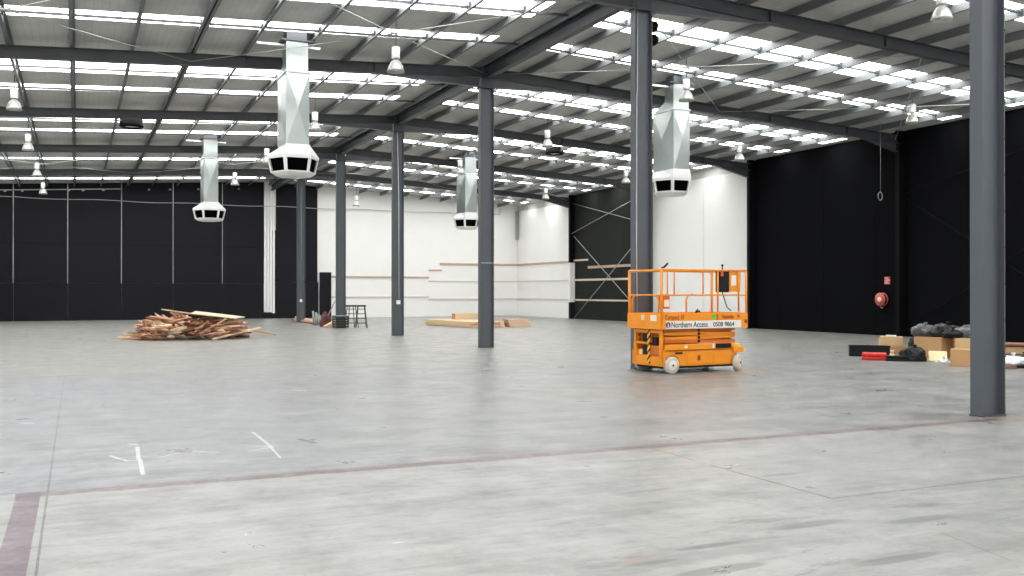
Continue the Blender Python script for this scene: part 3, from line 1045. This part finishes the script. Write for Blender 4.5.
# floodlights on the column behind the lift
for z, lab in ((6.93, 'upper black floodlight on the right of the column behind the lift'), (6.66, 'lower black floodlight on the right of the column behind the lift')):
    t = thing('floodlight', lab, 'floodlight', (XC + .2, 16.50, z), 0, 'black floodlights on the column')
    mb = MB().lathe([(.07, -.1), (.10, -.06), (.10, .07), (.08, .1)], 12, (.14, 0, 0), 'X')
    for k in range(5):
        mb.lathe([(.115, -.05 + k * .025), (.115, -.043 + k * .025)], 12, (.14, 0, 0), 'X')
    mb.build('housing', M['black'], t)
    MB().b2(0, .06, -.03, .03, -.05, .05).build('bracket', M['black'], t)
tag(MB().b2(0, .08, -.07, .07, -.1, .1).build('junction_box', M['black'], loc=(XC + .203, 16.5, 5.42), bevel=.01),
    'small black junction box halfway up the column behind the lift', 'junction box')

# hanging cable coil, hose reel and sign
t = thing('cable_coil', 'coiled cable hanging from the roof before the black side wall', 'cable', (24.40, 23.95, 4.60))
MB().tube([(0, 0, .25), (.01, 0, 1.2), (0, 0, 2.60)], .008, 5).build('drop_cable', M['greymetal'], t)
mb = MB()
for q in range(3):
    mb.tube([(.19 * math.cos(a) * .8, .1 * math.cos(a) * .6 + .01 * q, .13 + (.15 - .01 * q) * math.sin(a)) for a in [2 * PI * k / 16 for k in range(16)]], .009, 5, closed=True)
mb.build('coil', M['greymetal'], t)

t = thing('fire_hose_reel', 'round red fire hose reel on the black wall under a red sign', 'fire hose reel', (25.91, 25.28, 1.27))
t.rotation_euler = (0, 0, 0)
MB().lathe([(.06, -.20), (.235, -.19), (.235, -.175), (.07, -.17), (.07, -.06), (.235, -.05), (.235, -.035), (.06, -.03)], 28, (0, 0, 0), 'X').build('drum', M['red_enamel'], t)
mb = MB()
for q in range(5):
    mb.tube([(-.16 + q * .024, (.19) * math.cos(a), (.19) * math.sin(a)) for a in [2 * PI * k / 24 for k in range(24)]], .013, 6, closed=True)
mb.build('hose', M['black'], t)
MB().lathe([(.05, -.24), (.09, -.22), (.09, -.20), (.04, -.195)], 16, (0, 0, 0), 'X').build('hub', M['paper'], t)
MB().b2(-.03, 0, -.05, .05, -.3, .05).build('wall_bracket', M['black'], t)
mb = MB().tube([(-.15, .02, -.2), (-.16, 0, -.27), (-.16, -.05, -.30), (-.16, -.1, -.29)], .014, 6)
mb.build('nozzle', M['greymetal'], t)
t = thing('fire_hose_sign', 'small red sign with white lettering above the hose reel', 'sign', (25.91, 25.12, 1.80))
MB().b2(-.008, 0, -.13, .13, 0, .27).build('plate', M['red'], t)
for k, s in enumerate(('FIRE', 'HOSE', 'REEL')):
    text(s, .085, t, (-.012, .11, .19 - k * .08), (PI / 2, 0, -PI / 2), M['paper'], sx=1.1)

# ------------------------------------------------------------------ scissor lift
def make_lift():
    t = thing('scissor_lift', 'orange scissor lift with railed platform parked in front of a column', 'scissor lift', (9.96, 15.04, 0), math.radians(3.5))
    L, W = 2.01, 1.06            # platform
    O = M['orange']
    # chassis
    mb = MB()
    mb.b2(.02, 1.80, .06, 1.00, .13, .44)
    ch = mb.build('chassis', O, t, bevel=.015)
    MB().b2(.05, 1.76, .12, 1.06, .09, .135).build('underside', M['black'], ch)
    # side skirt with wheel arch and doors (front and rear)
    for ys, nm in ((.03, 0), (.99, 1)):
        sk = []
        def arc(cx, r, n=8):
            return [(cx + r * math.cos(PI - PI * k / n), .17 + r * math.sin(PI - PI * k / n)) for k in range(n + 1)]
        prof = [(.0, .14), (.03, .14)] + arc(.19, .19) + [(.48, .14), (1.55, .14)] + arc(1.80, .19)[:5] + [(1.84, .42), (.0, .42)]
        o = MB().slab([(x, ys, z) for x, z in prof], (0, .035, 0)).build('side_skirt', O, t)
        yf = ys - .008 if nm == 0 else ys + .035
        d = MB().b2(.55, 1.16, yf, yf + .012, .165, .40).build('battery_door', O, o, bevel=.006)
        MB().b2(.80, .86, yf - .008, yf + .002, .24, .33).build('latch', M['darkred'], d)
        MB().b2(1.18, 1.52, yf, yf + .012, .165, .40).build('hydraulic_door', O, o, bevel=.006)
        MB().b2(.27, .44, yf - .004, yf + .01, .37, .40).build('vent_slot', M['black'], o)
    # top guide rail
    for ys in (0.0, .98):
        o = MB().b2(.04, 1.62, ys, ys + .07, .44, .55).build('guide_rail', O, t, bevel=.01)
        if ys == 0:
            MB().b2(1.22, 1.60, -.006, .0, .455, .545).build('black_cover', M['black'], o)
            MB().b2(.46, .54, -.006, .0, .47, .53).build('sticker', M['cream'], o)
            MB().b2(1.14, 1.19, -.006, .0, .46, .54).build('sticker', M['paper'], o)
    # end step / manual box at right end
    o = MB().b2(1.66, 1.93, .0, 1.02, .36, .47).build('end_step', O, t, bevel=.015)
    MB().b2(1.70, 1.90, .1, .5, .47, .53).build('beacon_tray', M['yellow'], o, bevel=.01)
    # left end: uprights, ladder and control boxes
    fr = MB()
    for y in (.10, .90):
        fr.b2(-.03, .03, y - .03, y + .03, .14, .82)
    fr.b2(-.03, .03, .10, .90, .14, .32)
    fr.b2(-.03, .03, .10, .90, .76, .82)
    fr.b2(-.02, .02, .55, .95, .54, .58)
    o = fr.build('end_frame', O, t, bevel=.006)
    MB().b2(-.045, -.028, .40, .48, .18, .82).build('hazard_strip', M['hazard'], t)
    MB().b2(-.01, .03, .68, .78, .34, .42).build('label_plate', M['cream'], t)
    for (y, z) in ((.62, .66), (.62, .44), (.30, .60)):
        MB().b2(-.0, .08, y - .06, y + .08, z - .1, z + .08).build('control_box', M['black'], t, bevel=.01)
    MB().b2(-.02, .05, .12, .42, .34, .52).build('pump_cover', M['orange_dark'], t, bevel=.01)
    # scissor arms: folded pairs
    for ys in (.10, .90):
        for k in range(4):
            z0 = .565 + k * .072
            tilt = .016 if k % 2 else -.016
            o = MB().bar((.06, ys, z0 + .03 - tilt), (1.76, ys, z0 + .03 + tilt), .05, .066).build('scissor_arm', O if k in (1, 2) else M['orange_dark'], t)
            MB().lathe([(.028, -.012), (.028, .0)], 10, (.87, ys - .026, z0 + .03), 'Y').build('pivot_pin', M['black'], o)
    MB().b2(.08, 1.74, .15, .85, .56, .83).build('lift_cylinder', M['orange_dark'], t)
    # wheels
    for (x, y, st) in ((.19, .04, 0), (1.80, .05, .55), (.19, .98, 0), (1.80, .98, .55)):
        s = -1 if y < .5 else 1
        wd = MB().lathe([(.10, -.05), (.15, -.05), (.160, -.035), (.160, .035), (.15, .05), (.10, .05)], 28, (0, 0, 0), 'Y').build('wheel', M['rubber_white'], t, (x, y, .160), rot=st)
        MB().lathe([(.02, -.012), (.09, -.006), (.11, .0), (.095, .012)], 20, (0, s * .046, 0), 'Y').build('rim', M['hub'], wd)
        MB().lathe([(.02, -.02), (.026, .02)], 10, (0, s * .052, 0), 'Y').build('hub_cap', M['rust'], wd)
    # platform
    pf = MB().b2(-.08, L, .0, W, .835, .93).build('deck', O, t, bevel=.008)
    tb = MB()
    for y in (0, W - .02):
        tb.b2(-.08, L, y - .012, y + .012, .835, 1.130)
    tb.b2(-.092, -.07, 0, W, .835, 1.130)
    tb.b2(L - .012, L + .01, 0, W, .835, 1.130)
    tb.build('toe_board', O, t)
    # lettering on the long side
    d = MB().b2(.02, L - .17, -.020, -.012, .845, .99).build('name_strip', M['paper'], t)
    text('Northern Access', .150, d, (.14, -.0215, .870), (PI / 2, 0, 0), M['ink'], sx=.83)
    text('0508 9864', .125, d, (1.14, -.0215, .875), (PI / 2, 0, 0), M['ink'], sx=.98)
    MB().lathe([(.055, -.002), (.055, .002)], 16, (.07, -.022, .918), 'Y').build('emblem', M['ink'], d)
    MB().slab([(.055, -.026, .875), (.085, -.026, .875), (.085, -.026, .915), (.06, -.026, .96)], (0, .003, 0)).build('emblem_flash', M['paper'], d)
    text('Compact 10', .125, t, (.0, -.0145, 1.02), (PI / 2, 0, 0), M['darkred'], sx=.72)
    text('Haulotte', .10, t, (1.36, -.0145, 1.03), (PI / 2, 0, 0), M['darkred'], sx=.82)
    MB().slab([(1.74, -.0145, 1.03), (1.82, -.0145, 1.065), (1.74, -.0145, 1.10), (1.76, -.0145, 1.065)], (0, .002, 0)).build('arrow_mark', M['darkred'], t)
    MB().b2(1.12, 1.21, -.018, -.012, 1.02, 1.105).build('green_sticker', M['green'], t)
    MB().b2(1.23, 1.27, -.018, -.012, 1.005, 1.115).build('red_sticker', M['red_enamel'], t)
    MB().b2(1.93, 1.99, -.018, -.012, .93, 1.0).build('dark_sticker', M['darkred'], t)
    MB().b2(-.098, -.092, .12, .30, .99, 1.10).build('white_sticker', M['paper'], t)
    MB().b2(-.098, -.092, .50, .60, 1.0, 1.10).build('white_sticker', M['cream'], t)
    # rails: tubes
    top, mid, base = 1.95, 1.475, 1.13
    r = .02

    def rail(pts, name='guard_rail', rr=r, m=O):
        return MB().tube(pts, rr, 8).build(name, m, t)
    x0, x1, y0, y1 = -.06, L - .02, .01, W - .02
    rail([(x0, y0, top), (x1, y0, top)], 'top_rail')
    rail([(x0, y1, top), (x1, y1, top)], 'top_rail')
    rail([(x1, y0, top), (x1, y1, top)], 'top_rail')
    rail([(x0, y0, top - .012), (x0, y1, top - .012)], 'top_rail', .024)
    rail([(x0, y0, mid), (x1, y0, mid)], 'mid_rail', .014)
    rail([(x0, y1, mid), (x1, y1, mid)], 'mid_rail', .014)
    rail([(x1, y0, mid), (x1, y1, mid)], 'mid_rail', .014)
    rail([(x0, y0, mid), (x0, y1, mid)], 'mid_rail', .012)
    for (x, y, rr) in ((x0, y0, .027), (x0, y1, .027), (x1, y0, .022), (x1, y1, .026)):
        rail([(x, y, .93), (x, y, top)], 'post', rr)
    for x in (.86, 1.03, 1.76):
        rail([(x, y1, mid), (x, y1, top)], 'post', .014)
    # looped legs of sliding extension and entry gate
    for (xa, ya, xb, yb) in ((x0, .10, x0, .24), (x0, y1 - .1, x0, y1 - .24),):
        rail([(xa, ya, 1.15), (xa, ya, 1.38), (xa, (ya * .7 + yb * .3), 1.45), (xa, yb, 1.47)], 'grab_loop', .018)
    rail([(.52, y0, 1.15), (.52, y0, 1.38), (.55, y0, 1.46), (.66, y0, 1.49)], 'grab_loop', .018)
    # control box and document holder hung in the right-hand bay
    g = MB()
    for a, b in (((1.28, top), (1.28, 1.15)), ((1.80, top), (1.80, 1.15))):
        g.tube([(a[0], y0, a[1]), (b[0], y0, b[1])], .018, 8)
    g.build('control_frame', O, t)
    cb = MB().b2(1.34, 1.58, .02, .16, 1.53, 1.95).build('control_box', M['black'], t, bevel=.02)
    MB().b2(1.36, 1.42, .01, .02, 1.84, 1.93).build('label_plate', M['red_enamel'], cb)
    MB().lathe([(.012, 0), (.012, .08), (.025, .1), (.02, .12)], 10, (1.46, .09, 1.95)).build('joystick', M['black'], cb)
    pb = MB().b2(1.58, 1.86, .02, .05, 1.54, 1.92).build('back_plate', O, t)
    MB().b2(1.62, 1.74, .008, .02, 1.66, 1.86).build('notice', M['paper'], pb)
    MB().tube([(1.46, .09, 1.53), (1.50, .06, 1.36), (1.54, .05, 1.24), (1.64, .05, 1.17)], .01, 6).build('control_cable', M['black'], t)
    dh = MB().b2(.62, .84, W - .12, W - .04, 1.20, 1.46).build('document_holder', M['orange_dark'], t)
    MB().b2(.70, .82, W - .135, W - .12, 1.24, 1.38).build('label_plate', M['paper'], dh)
    return t


make_lift()
# small items on the lift
t = thing('spray_gun', 'dark green tool resting on top of the lift\'s left guard rail', 'tool', (9.98, 15.1, 1.972), .3)
MB().tube([(0, 0, .02), (.07, .0, .06), (.12, 0, .10)], .02, 6).build('barrel', M['black'], t)
MB().tube([(-.05, 0, 0.02), (0, 0, .02)], .018, 6).build('handle', M['rust'], t)
t = thing('glove', 'dark crumpled glove lying on the lift platform edge', 'glove', (10.72, 15.13, 1.13))
mb = MB()
for a in (-.4, 0, .5, 1.0):
    mb.tube([(0, 0, .015), (.05 * math.cos(a), 0.01 * a, .03 + .02 * a), (.11 * math.cos(a), 0, .02 + .06 * abs(a))], .011, 6)
mb.build('fingers', M['black'], t)

# ------------------------------------------------------------------ boxes and bags near the right-hand wall
def carton(name, label, loc, rz, d, m, flaps=True, group='cardboard boxes beside the nearest column'):
    t = thing(name, label, 'box', loc, rz, group)
    MB().b2(-d[0] / 2, d[0] / 2, -d[1] / 2, d[1] / 2, 0, d[2]).build('body', m, t, bevel=.006)
    MB().b2(-d[0] / 2 - .001, d[0] / 2 + .001, -.03, .03, d[2] - .06, d[2] + .002).build('tape', M['tape'], t)
    if flaps:
        mb = MB()
        mb.b2(-d[0] / 2 + .004, d[0] / 2 - .004, -d[1] / 2 + .004, -.004, d[2] + .001, d[2] + .006)
        mb.b2(-d[0] / 2 + .004, d[0] / 2 - .004, .004, d[1] / 2 - .004, d[2] + .001, d[2] + .006)
        mb.build('flap', m, t)
    return t


def bag(name, label, loc, rad, m, seed, cat='bag', rz=0.0, group=None):
    bm = bmesh.new()
    bmesh.ops.create_icosphere(bm, subdivisions=4, radius=1)
    for v in bm.verts:
        p = v.co.copy()
        n1 = noise.noise(p * 1.6 + Vector((seed, 0, 0)))
        n2 = abs(noise.noise(p * 4.0 + Vector((0, seed, 0))))
        k = 1 + .28 * n1 + .22 * n2
        q = p * k
        q.z = max(q.z, -.55)
        v.co = Vector((q.x * rad[0], q.y * rad[1], (q.z + .55) / 1.55 * rad[2]))
    for f_ in bm.faces: f_.smooth = True
    mb = MB(); mb.bm.free(); mb.bm = bm
    t = thing(name, label, cat, loc, rz, group)
    mb.build('sack', m, t)
    # gathered knot
    mb = MB().lathe([(.03, 0), (.02, .03), (.05, .07), (.03, .08)], 9, (rad[0] * .15, 0, rad[2] * .93))
    mb.build('knot', m, t)
    return t


AIM = -.427 - .40
t = thing('storage_crate', 'long low black crate leftmost in the rubbish', 'crate', (17.30, 17.35, 0), AIM + .12)
mb = MB()
mb.b2(-.45, .45, -.2, .2, 0, .02); mb.b2(-.45, .45, -.2, -.18, 0, .25); mb.b2(-.45, .45, .18, .2, 0, .25); mb.b2(-.45, -.43, -.2, .2, 0, .25); mb.b2(.43, .45, -.2, .2, 0, .25)
mb.build('body', M['black'], t)
MB().b2(-.47, .47, -.22, -.19, .22, .26).build('rim', M['black'], t)

t = thing('tool_case', 'red plastic case lying flat before the black crate', 'case', (16.42, 16.30, 0), AIM)
MB().b2(-.27, .27, -.17, .17, 0, .075).build('base', M['red'], t, bevel=.02)
MB().b2(-.26, .26, -.16, .17, .08, .165).build('lid', M['red'], t, bevel=.03)
MB().tube([(-.07, -.17, .06), (-.07, -.21, .06), (.07, -.21, .06), (.07, -.17, .06)], .012, 6).build('handle', M['red'], t)
for x in (-.17, .17):
    MB().b2(x - .02, x + .02, -.185, -.165, .05, .11).build('latch', M['red'], t)

t = thing('tool_case', 'flat black case on the floor between red case and black bag', 'case', (16.62, 15.85, 0), AIM)
MB().b2(-.22, .22, -.15, .15, 0, .06).build('base', M['black'], t, bevel=.01)
MB().b2(-.21, .21, -.14, .15, .065, .12).build('lid', M['black'], t, bevel=.015)

bag('black_sack', 'black bin bag on the floor in front of the cardboard boxes', (16.90, 15.66, 0), (.28, .2, .31), M['blackbag'], 3.1, rz=AIM)
bag('paper_bag', 'small crumpled brown and cream paper bag beside the black floor bag', (16.62, 15.98, 0), (.07, .07, .16), M['cream'], 9.1, rz=AIM)

carton('cardboard_box', 'low cardboard box under the box with white paper, leftmost of the boxes', (18.47, 17.69, 0), AIM + .1, (.60, .40, .20), M['card'])
carton('cardboard_box', 'cardboard box with white paper on its top, topmost of the left stack', (18.42, 17.74, .208), AIM - .05, (.54, .36, .215), M['card_light'])
tag(MB().b2(-.12, .12, -.09, .09, 0, .03).build('paper_pad', M['paper'], loc=(18.42, 17.74, .431), rot=AIM), 'white paper pad on top of the leftmost cardboard stack', 'paper')
bag('black_cloth', 'small dark bundle between the left and middle cardboard boxes', (18.35, 16.95, .18), (.13, .12, .26), M['blackbag'], 12.3, rz=AIM)
carton('cardboard_box', 'small plain box supporting the dark bundle', (18.40, 17.0, 0), AIM, (.25, .22, .17), M['card'])
carton('cardboard_box', 'largest cardboard box, in the middle with black bags on top', (18.58, 16.50, 0), AIM - .72, (.78, .62, .46), M['card'])
carton('cardboard_box', 'cardboard box between the largest box and the nearest column', (18.75, 15.75, 0), AIM + .1, (.62, .42, .465), M['card_light'])
carton('cardboard_box', 'cardboard box in front, partly hidden by the nearest column', (16.88, 14.21, 0), AIM - .08, (.62, .42, .335), M['card'])
t = thing('folded_carton', 'flattened cream carton lying before the largest box', 'carton', (17.42, 15.42, 0), AIM - .2)
MB().slab([(-.18, -.1, .01), (.2, -.1, .01), (.14, .16, .2), (-.24, .16, .2)], (0, .012, .012)).build('panel', M['cream'], t)
MB().slab([(-.2, -.12, .0), (.18, -.12, .0), (.2, .15, .0), (-.24, .16, .0)], (0, 0, .012)).build('bottom_panel', M['card_light'], t)
bag('paper_wad', 'crumpled white paper on the floor before the flattened cream carton', (17.10, 15.02, 0), (.13, .09, .075), M['whitebag'], 5.5, 'paper', AIM)
bag('red_rag', 'small dark red rag beside the front cardboard box', (17.55, 14.98, 0), (.09, .08, .12), M['red_enamel'], 6.5, 'rag', AIM)
bag('plastic_bag', 'grey plastic bag on the boxes, leftmost of the bags on top', (18.55, 16.85, .46), (.28, .22, .29), M['greybag'], 21.0, rz=AIM, group='bags on the boxes')
bag('black_sack', 'black bin bag in the middle of the bags on top', (18.72, 16.35, .46), (.33, .24, .31), M['blackbag'], 24.0, rz=AIM, group='bags on the boxes')
bag('plastic_bag', 'grey plastic bag on the boxes, nearest to the column', (18.85, 15.78, .465), (.33, .22, .28), M['greybag'], 27.0, rz=AIM, group='bags on the boxes')
bag('black_sack', 'small black bin bag pressed between the two grey bags and black bag', (18.45, 15.95, .465), (.2, .14, .20), M['blackbag'], 30.0, rz=AIM, group='bags on the boxes')

# right of the nearest column
t = thing('timber_pallet', 'brown timber pallet raised behind the white bag at the right edge', 'pallet', (18.55, 14.05, .0), AIM)
for k in range(4):
    MB().b2(-.6, .6, -.42 + k * .22, -.24 + k * .22, .40, .43).build('deck_board', M['wood_b'], t)
for y in (-.3, .3):
    MB().b2(-.58, .58, y - .03, y + .03, .365, .40).build('bearer', M['wood_b'], t)
carton('cardboard_box', 'wide flat cardboard box under the pallet, right of the nearest column', (18.5, 14.1, .225), AIM, (1.0, .7, .14), M['card_light'], False, 'cardboard boxes right of the nearest column')
t = thing('storage_crate', 'black crate under the flat cardboard box, right of the nearest column', 'crate', (18.5, 14.1, 0), AIM)
MB().b2(-.5, .5, -.36, .36, 0, .20).build('body', M['black'], t, bevel=.01)
MB().b2(-.52, .52, -.38, .38, .20, .225).build('rim', M['black'], t)
carton('white_carton', 'white carton on the pallet at the right edge', (19.05, 13.75, .432), AIM, (.5, .3, .12), M['paper'], False, 'cardboard boxes right of the nearest column')
bag('white_sack', 'white plastic bag right of the nearest column', (17.35, 13.55, .06), (.30, .18, .17), M['whitebag'], 40.0, rz=AIM)
bag('black_sack', 'black bin bag behind the white bag at the right edge', (17.75, 13.62, 0), (.42, .18, .24), M['blackbag'], 43.0, rz=AIM)
t = thing('folded_tarpaulin', 'flat black tarpaulin under the white bag at the right edge', 'tarpaulin', (17.35, 13.45, 0), AIM)
mb = MB(); mb.b2(-.35, .5, -.2, .25, 0, .03); mb.box((.05, -.02, .045), (.6, .36, .03), .2)
mb.build('fold', M['black'], t, bevel=.01)
t = thing('timber_offcut', 'short reddish brown block on the floor right of the nearest column', 'block', (16.93, 13.25, 0), AIM)
MB().b2(-.12, .12, -.05, .05, 0, .07).build('block', M['wood_b'], t, bevel=.005)

# ------------------------------------------------------------------ heap of broken timber
def stick_mesh(L, a, b, seed):
    r = random.Random(seed)
    mb = MB()
    n = 4
    prev = None
    for i in range(n + 1):
        x = -L / 2 + L * i / n
        ta = a * (1 - .25 * r.random() * (i in (0, n)))
        tb = b * (1 - .35 * r.random() * (i in (0, n)))
        ox, oz = r.uniform(-.01, .01), r.uniform(-.006, .006)
        ring = [mb.bm.verts.new((x + (r.uniform(-.06, .06) if i in (0, n) else 0), s1 * ta / 2 + ox, s2 * tb / 2 + oz)) for s1, s2 in ((-1, -1), (1, -1), (1, 1), (-1, 1))]
        if prev:
            for k in range(4):
                mb.bm.faces.new((prev[k], prev[(k + 1) % 4], ring[(k + 1) % 4], ring[k]))
        else:
            mb.bm.faces.new(ring[::-1])
        prev = ring
    mb.bm.faces.new(prev)
    return mb


protos = []
for i in range(14):
    Ls = [.35, .5, .7, .9, 1.2][i % 5]
    mk = ['wood_a', 'wood_b', 'wood_a', 'wood_c', 'wood_c', 'wood_b', 'wood_a'][i % 7]
    mb = stick_mesh(Ls, rnd.choice([.06, .08, .11, .15]), rnd.choice([.035, .05, .07]), i)
    bmesh.ops.recalc_face_normals(mb.bm, faces=mb.bm.faces[:])
    me = bpy.data.meshes.new('broken_board')
    mb.bm.to_mesh(me); mb.bm.free(); me.materials.append(M[mk])
    protos.append((me, Ls))
HX, HY, HA, HB, HH = 3.45, 33.3, 1.95, 1.65, .82
glab = 'splintered brown timber offcut within the big heap'
placed = 0
while placed < 285:
    u, v = rnd.uniform(-1, 1), rnd.uniform(-1, 1)
    d2 = u * u + v * v
    if d2 > 1: continue
    me, Ls = rnd.choice(protos)
    hprof = HH * (1 - d2) ** .5 * (1.0 if u > -.75 else .6)
    if u > 0: hprof *= .80
    zz = .03 + hprof * (rnd.random() ** .45) * .95
    x, y = HX + u * (HA - .25), HY + v * (HB - .2)
    # pieces lie roughly downhill on the outside, jumbled inside
    out = math.atan2(v * HB, u * HA)
    ang = rnd.gauss(-.1, .5) if u > .25 else rnd.choice([out, rnd.uniform(0, PI), -1.2]) + rnd.gauss(0, .5)
    tilt = -math.atan2(hprof, 1.6) * math.cos(ang - out) * .9 + rnd.gauss(0, .16)
    half = Ls / 2 * abs(math.sin(tilt))
    zz = max(zz, half + .03)
    if zz + half > hprof + .12 and half > .04:
        tilt *= .35
        zz = max(.03, min(zz, hprof + .04))
        zz = max(zz, Ls / 2 * abs(math.sin(tilt)) + .03)
    o = bpy.data.objects.new('broken_board', me)
    COL.objects.link(o)
    o.location = (x, y, zz)
    o.rotation_euler = (rnd.uniform(-.6, .6), tilt if True else 0, ang)
    tag(o, glab, 'timber', 'offcuts in the heap of broken timber')
    placed += 1


def plank(label, a, b, wd, ht, m, name='timber_plank', grp=None, cat='timber', up=(0, 0, 1)):
    a, b = Vector(a), Vector(b)
    o = MB().bar((0, 0, 0), b - a, wd, ht, up).build(name, m, loc=a)
    return tag(o, label, cat, grp)


o = MB().slab([(-.60, -.65, .02), (.75, -1.0, -.15), (1.25, .15, -.14), (-.30, .75, .06)], (0, 0, .03)).build('plywood_sheet', M['ply'], loc=(3.98, 33.3, .80))
tag(o, 'pale plywood sheet lying on top of the timber heap', 'sheet')
plank('long pale lath sticking out at the heap\'s top left', (2.55, 33.5, .96), (4.0, 32.9, .74), .06, .03, M['wood_c'])
plank('reddish plank across the crest of the heap, left of the plywood', (2.9, 33.0, .86), (4.6, 32.9, .66), .09, .04, M['wood_b'])
plank('pale plank sloping to the floor on the heap\'s right front', (3.95, 31.75, .03), (5.6, 32.7, .34), .11, .04, M['wood_c'])
plank('brown plank reaching farthest right from the heap', (4.6, 33.2, .38), (6.35, 33.9, .04), .10, .04, M['wood_a'])
plank('pale narrow plank fanned out right of the heap', (4.9, 32.9, .28), (6.1, 33.1, .04), .09, .035, M['wood_c'])
plank('long pale plank at the foot of the heap\'s left side', (1.35, 33.8, .05), (3.0, 31.9, .26), .09, .04, M['wood_c'])
plank('reddish plank propped upright on the heap\'s left slope', (2.05, 32.6, .05), (1.95, 32.9, .60), .07, .04, M['wood_b'], up=(0, 1, 0))
plank('brown narrow plank propped on the heap\'s left slope, beside the reddish one', (2.25, 32.4, .05), (2.40, 32.7, .62), .05, .04, M['wood_a'], up=(0, 1, 0))

# ------------------------------------------------------------------ small timber and frames by the fifth column
g1 = 'planks by the farthest columns'
plank('long orange-brown plank on the floor before the black lining, upper', (10.82, 51.8, .18), (10.25, 44.3, .12), .22, .06, M['pine_warm'], grp=g1)
plank('orange-brown plank angled under the long one by the far column', (10.45, 50.6, .09), (10.35, 43.6, .07), .25, .08, M['wood_a'], grp=g1)
plank('pale plank resting right on the floor by the far column', (10.75, 49.4, .05), (10.55, 43.0, .04), .3, .07, M['wood_c'], grp=g1)
plank('short orange block left of the black frames', (9.75, 40.9, .05), (10.2, 40.7, .07), .2, .10, M['pine_warm'], grp=g1)
plank('short orange plank tilted before the black frames', (9.65, 40.6, .05), (10.25, 41.2, .26), .12, .06, M['wood_c'], grp=g1)
plank('orange offcut nearest the camera by the black frames', (9.7, 40.2, .04), (10.1, 40.15, .04), .14, .07, M['pine_warm'], grp=g1)
bag('maroon_cloth', 'dark maroon cloth heap left of the black metal crate', (10.0, 41.9, 0), (.22, .3, .62), M['rust'], 50.0, 'cloth', 0)
for k in range(4):
    o = MB().tube([(0, 0, 0), (.05 * (k % 2) - .02, .1, .66 - .07 * k)], .045, 8).build('metal_tube', M['greymetal'], loc=(9.88 + k * .11, 43.6 + .1 * k, .0))
    tag(o, 'grey metal tube standing in the cluster left of the farthest frames', 'tube', 'upright tubes by the frames')


def make_trestle(label, loc, rz, levels=4):
    t = thing('folding_frame', label, 'metal frame', loc, rz, 'black metal frames by the column')
    h, w0, w1 = .92, .24, .14
    for sx in (-1, 1):
        for sy in (-1, 1):
            MB().tube([(sx * w0, sy * w0 * .8, 0), (sx * w1, sy * w1 * .7, h)], .018, 6).build('leg', M['frame_black'], t)
    for k in range(1, levels + 1):
        z = h * k / (levels + .6)
        q = w0 + (w1 - w0) * z / h; q2 = w0 * .8 + (w1 * .7 - w0 * .8) * z / h
        MB().tube([(-q, -q2, z), (q, -q2, z), (q, q2, z), (-q, q2, z)], .014, 6, closed=True).build('rung_ring', M['frame_black'], t)
    MB().b2(-w1 - .05, w1 + .05, -w1, w1, h - .02, h + .05).build('top_plate', M['frame_black'], t)
    return t


make_trestle('black splayed metal frame immediately right of the column foot', (10.72, 40.2, 0), .2)
make_trestle('black splayed metal frame farther right, beside the first', (11.10, 40.0, 0), -.15, 4)
t = thing('metal_crate', 'dark metal crate with pale lid in front of the column foot', 'crate', (10.18, 39.95, 0), .15)
mb = MB()
for sx in (-1, 1):
    for sy in (-1, 1):
        mb.b2(sx * .26 - .02, sx * .26 + .02, sy * .2 - .02, sy * .2 + .02, 0, .5)
for k in range(5):
    mb.b2(-.26, .26, -.21, -.19, .04 + k * .1, .11 + k * .1); mb.b2(-.26, .26, .19, .21, .04 + k * .1, .11 + k * .1)
    mb.b2(-.27, -.25, -.2, .2, .04 + k * .1, .11 + k * .1); mb.b2(.25, .27, -.2, .2, .04 + k * .1, .11 + k * .1)
mb.build('slatted_body', M['frame_black'], t)
MB().b2(-.29, .29, -.23, .23, .5, .54).build('lid', M['greymetal'], t, bevel=.005)
plank('thin grey pole leaning on the column above the metal crate', (9.75, 40.3, .55), (10.08, 40.45, 1.15), .03, .03, M['greymetal'], 'pole', None, 'pole')

# ------------------------------------------------------------------ stacked timber packs
ang = math.atan2(37.6 - 42.0, 15.2 - 14.6)
dv = Vector((math.cos(ang), math.sin(ang), 0)); nv = Vector((-dv.y, dv.x, 0))
for layer in range(3):
    for k in range(7):
        a = Vector((14.68, 42.0, .055 + layer * .085)) + nv * (.12 + k * .225) + dv * rnd.uniform(-.05, .10)
        b = a + dv * (4.35 + rnd.uniform(-.15, .1))
        plank('long sawn pine board in the low pack left of the column', a, b, .21, .078, M['pine'] if (k + layer) % 3 else M['pine_warm'], grp='pine boards in the low pack')
for layer in range(3):
    for k in range(2):
        a = Vector((15.75, 41.0 + k * .2, .33 + layer * .085)); b = a + Vector((1.25, .1, 0))
        o = plank('short pine board in the small bundle on top of the low pack', a, b, .18, .078, M['pine'], grp='pine boards in the small top bundle')
        o.data.materials.append(M['endgrain'])
        for p in o.data.polygons:
            if abs(p.normal.dot((b - a).normalized())) > .9: p.material_index = 1
for layer in range(4):
    for k in range(3):
        a = Vector((17.15 - .04 * layer, 38.0 + k * .19, .05 + layer * .085)); b = a + Vector((1.0 + .05 * (k % 2), .0, 0))
        o = plank('short warm pine board in the pack right of the column', a, b, .17, .078, M['pine_warm'] if (k + layer) % 2 else M['wood_c'], grp='pine boards in the short right pack')
        o.data.materials.append(M['endgrain'])
        for p in o.data.polygons:
            if abs(p.normal.dot((b - a).normalized())) > .9: p.material_index = 1
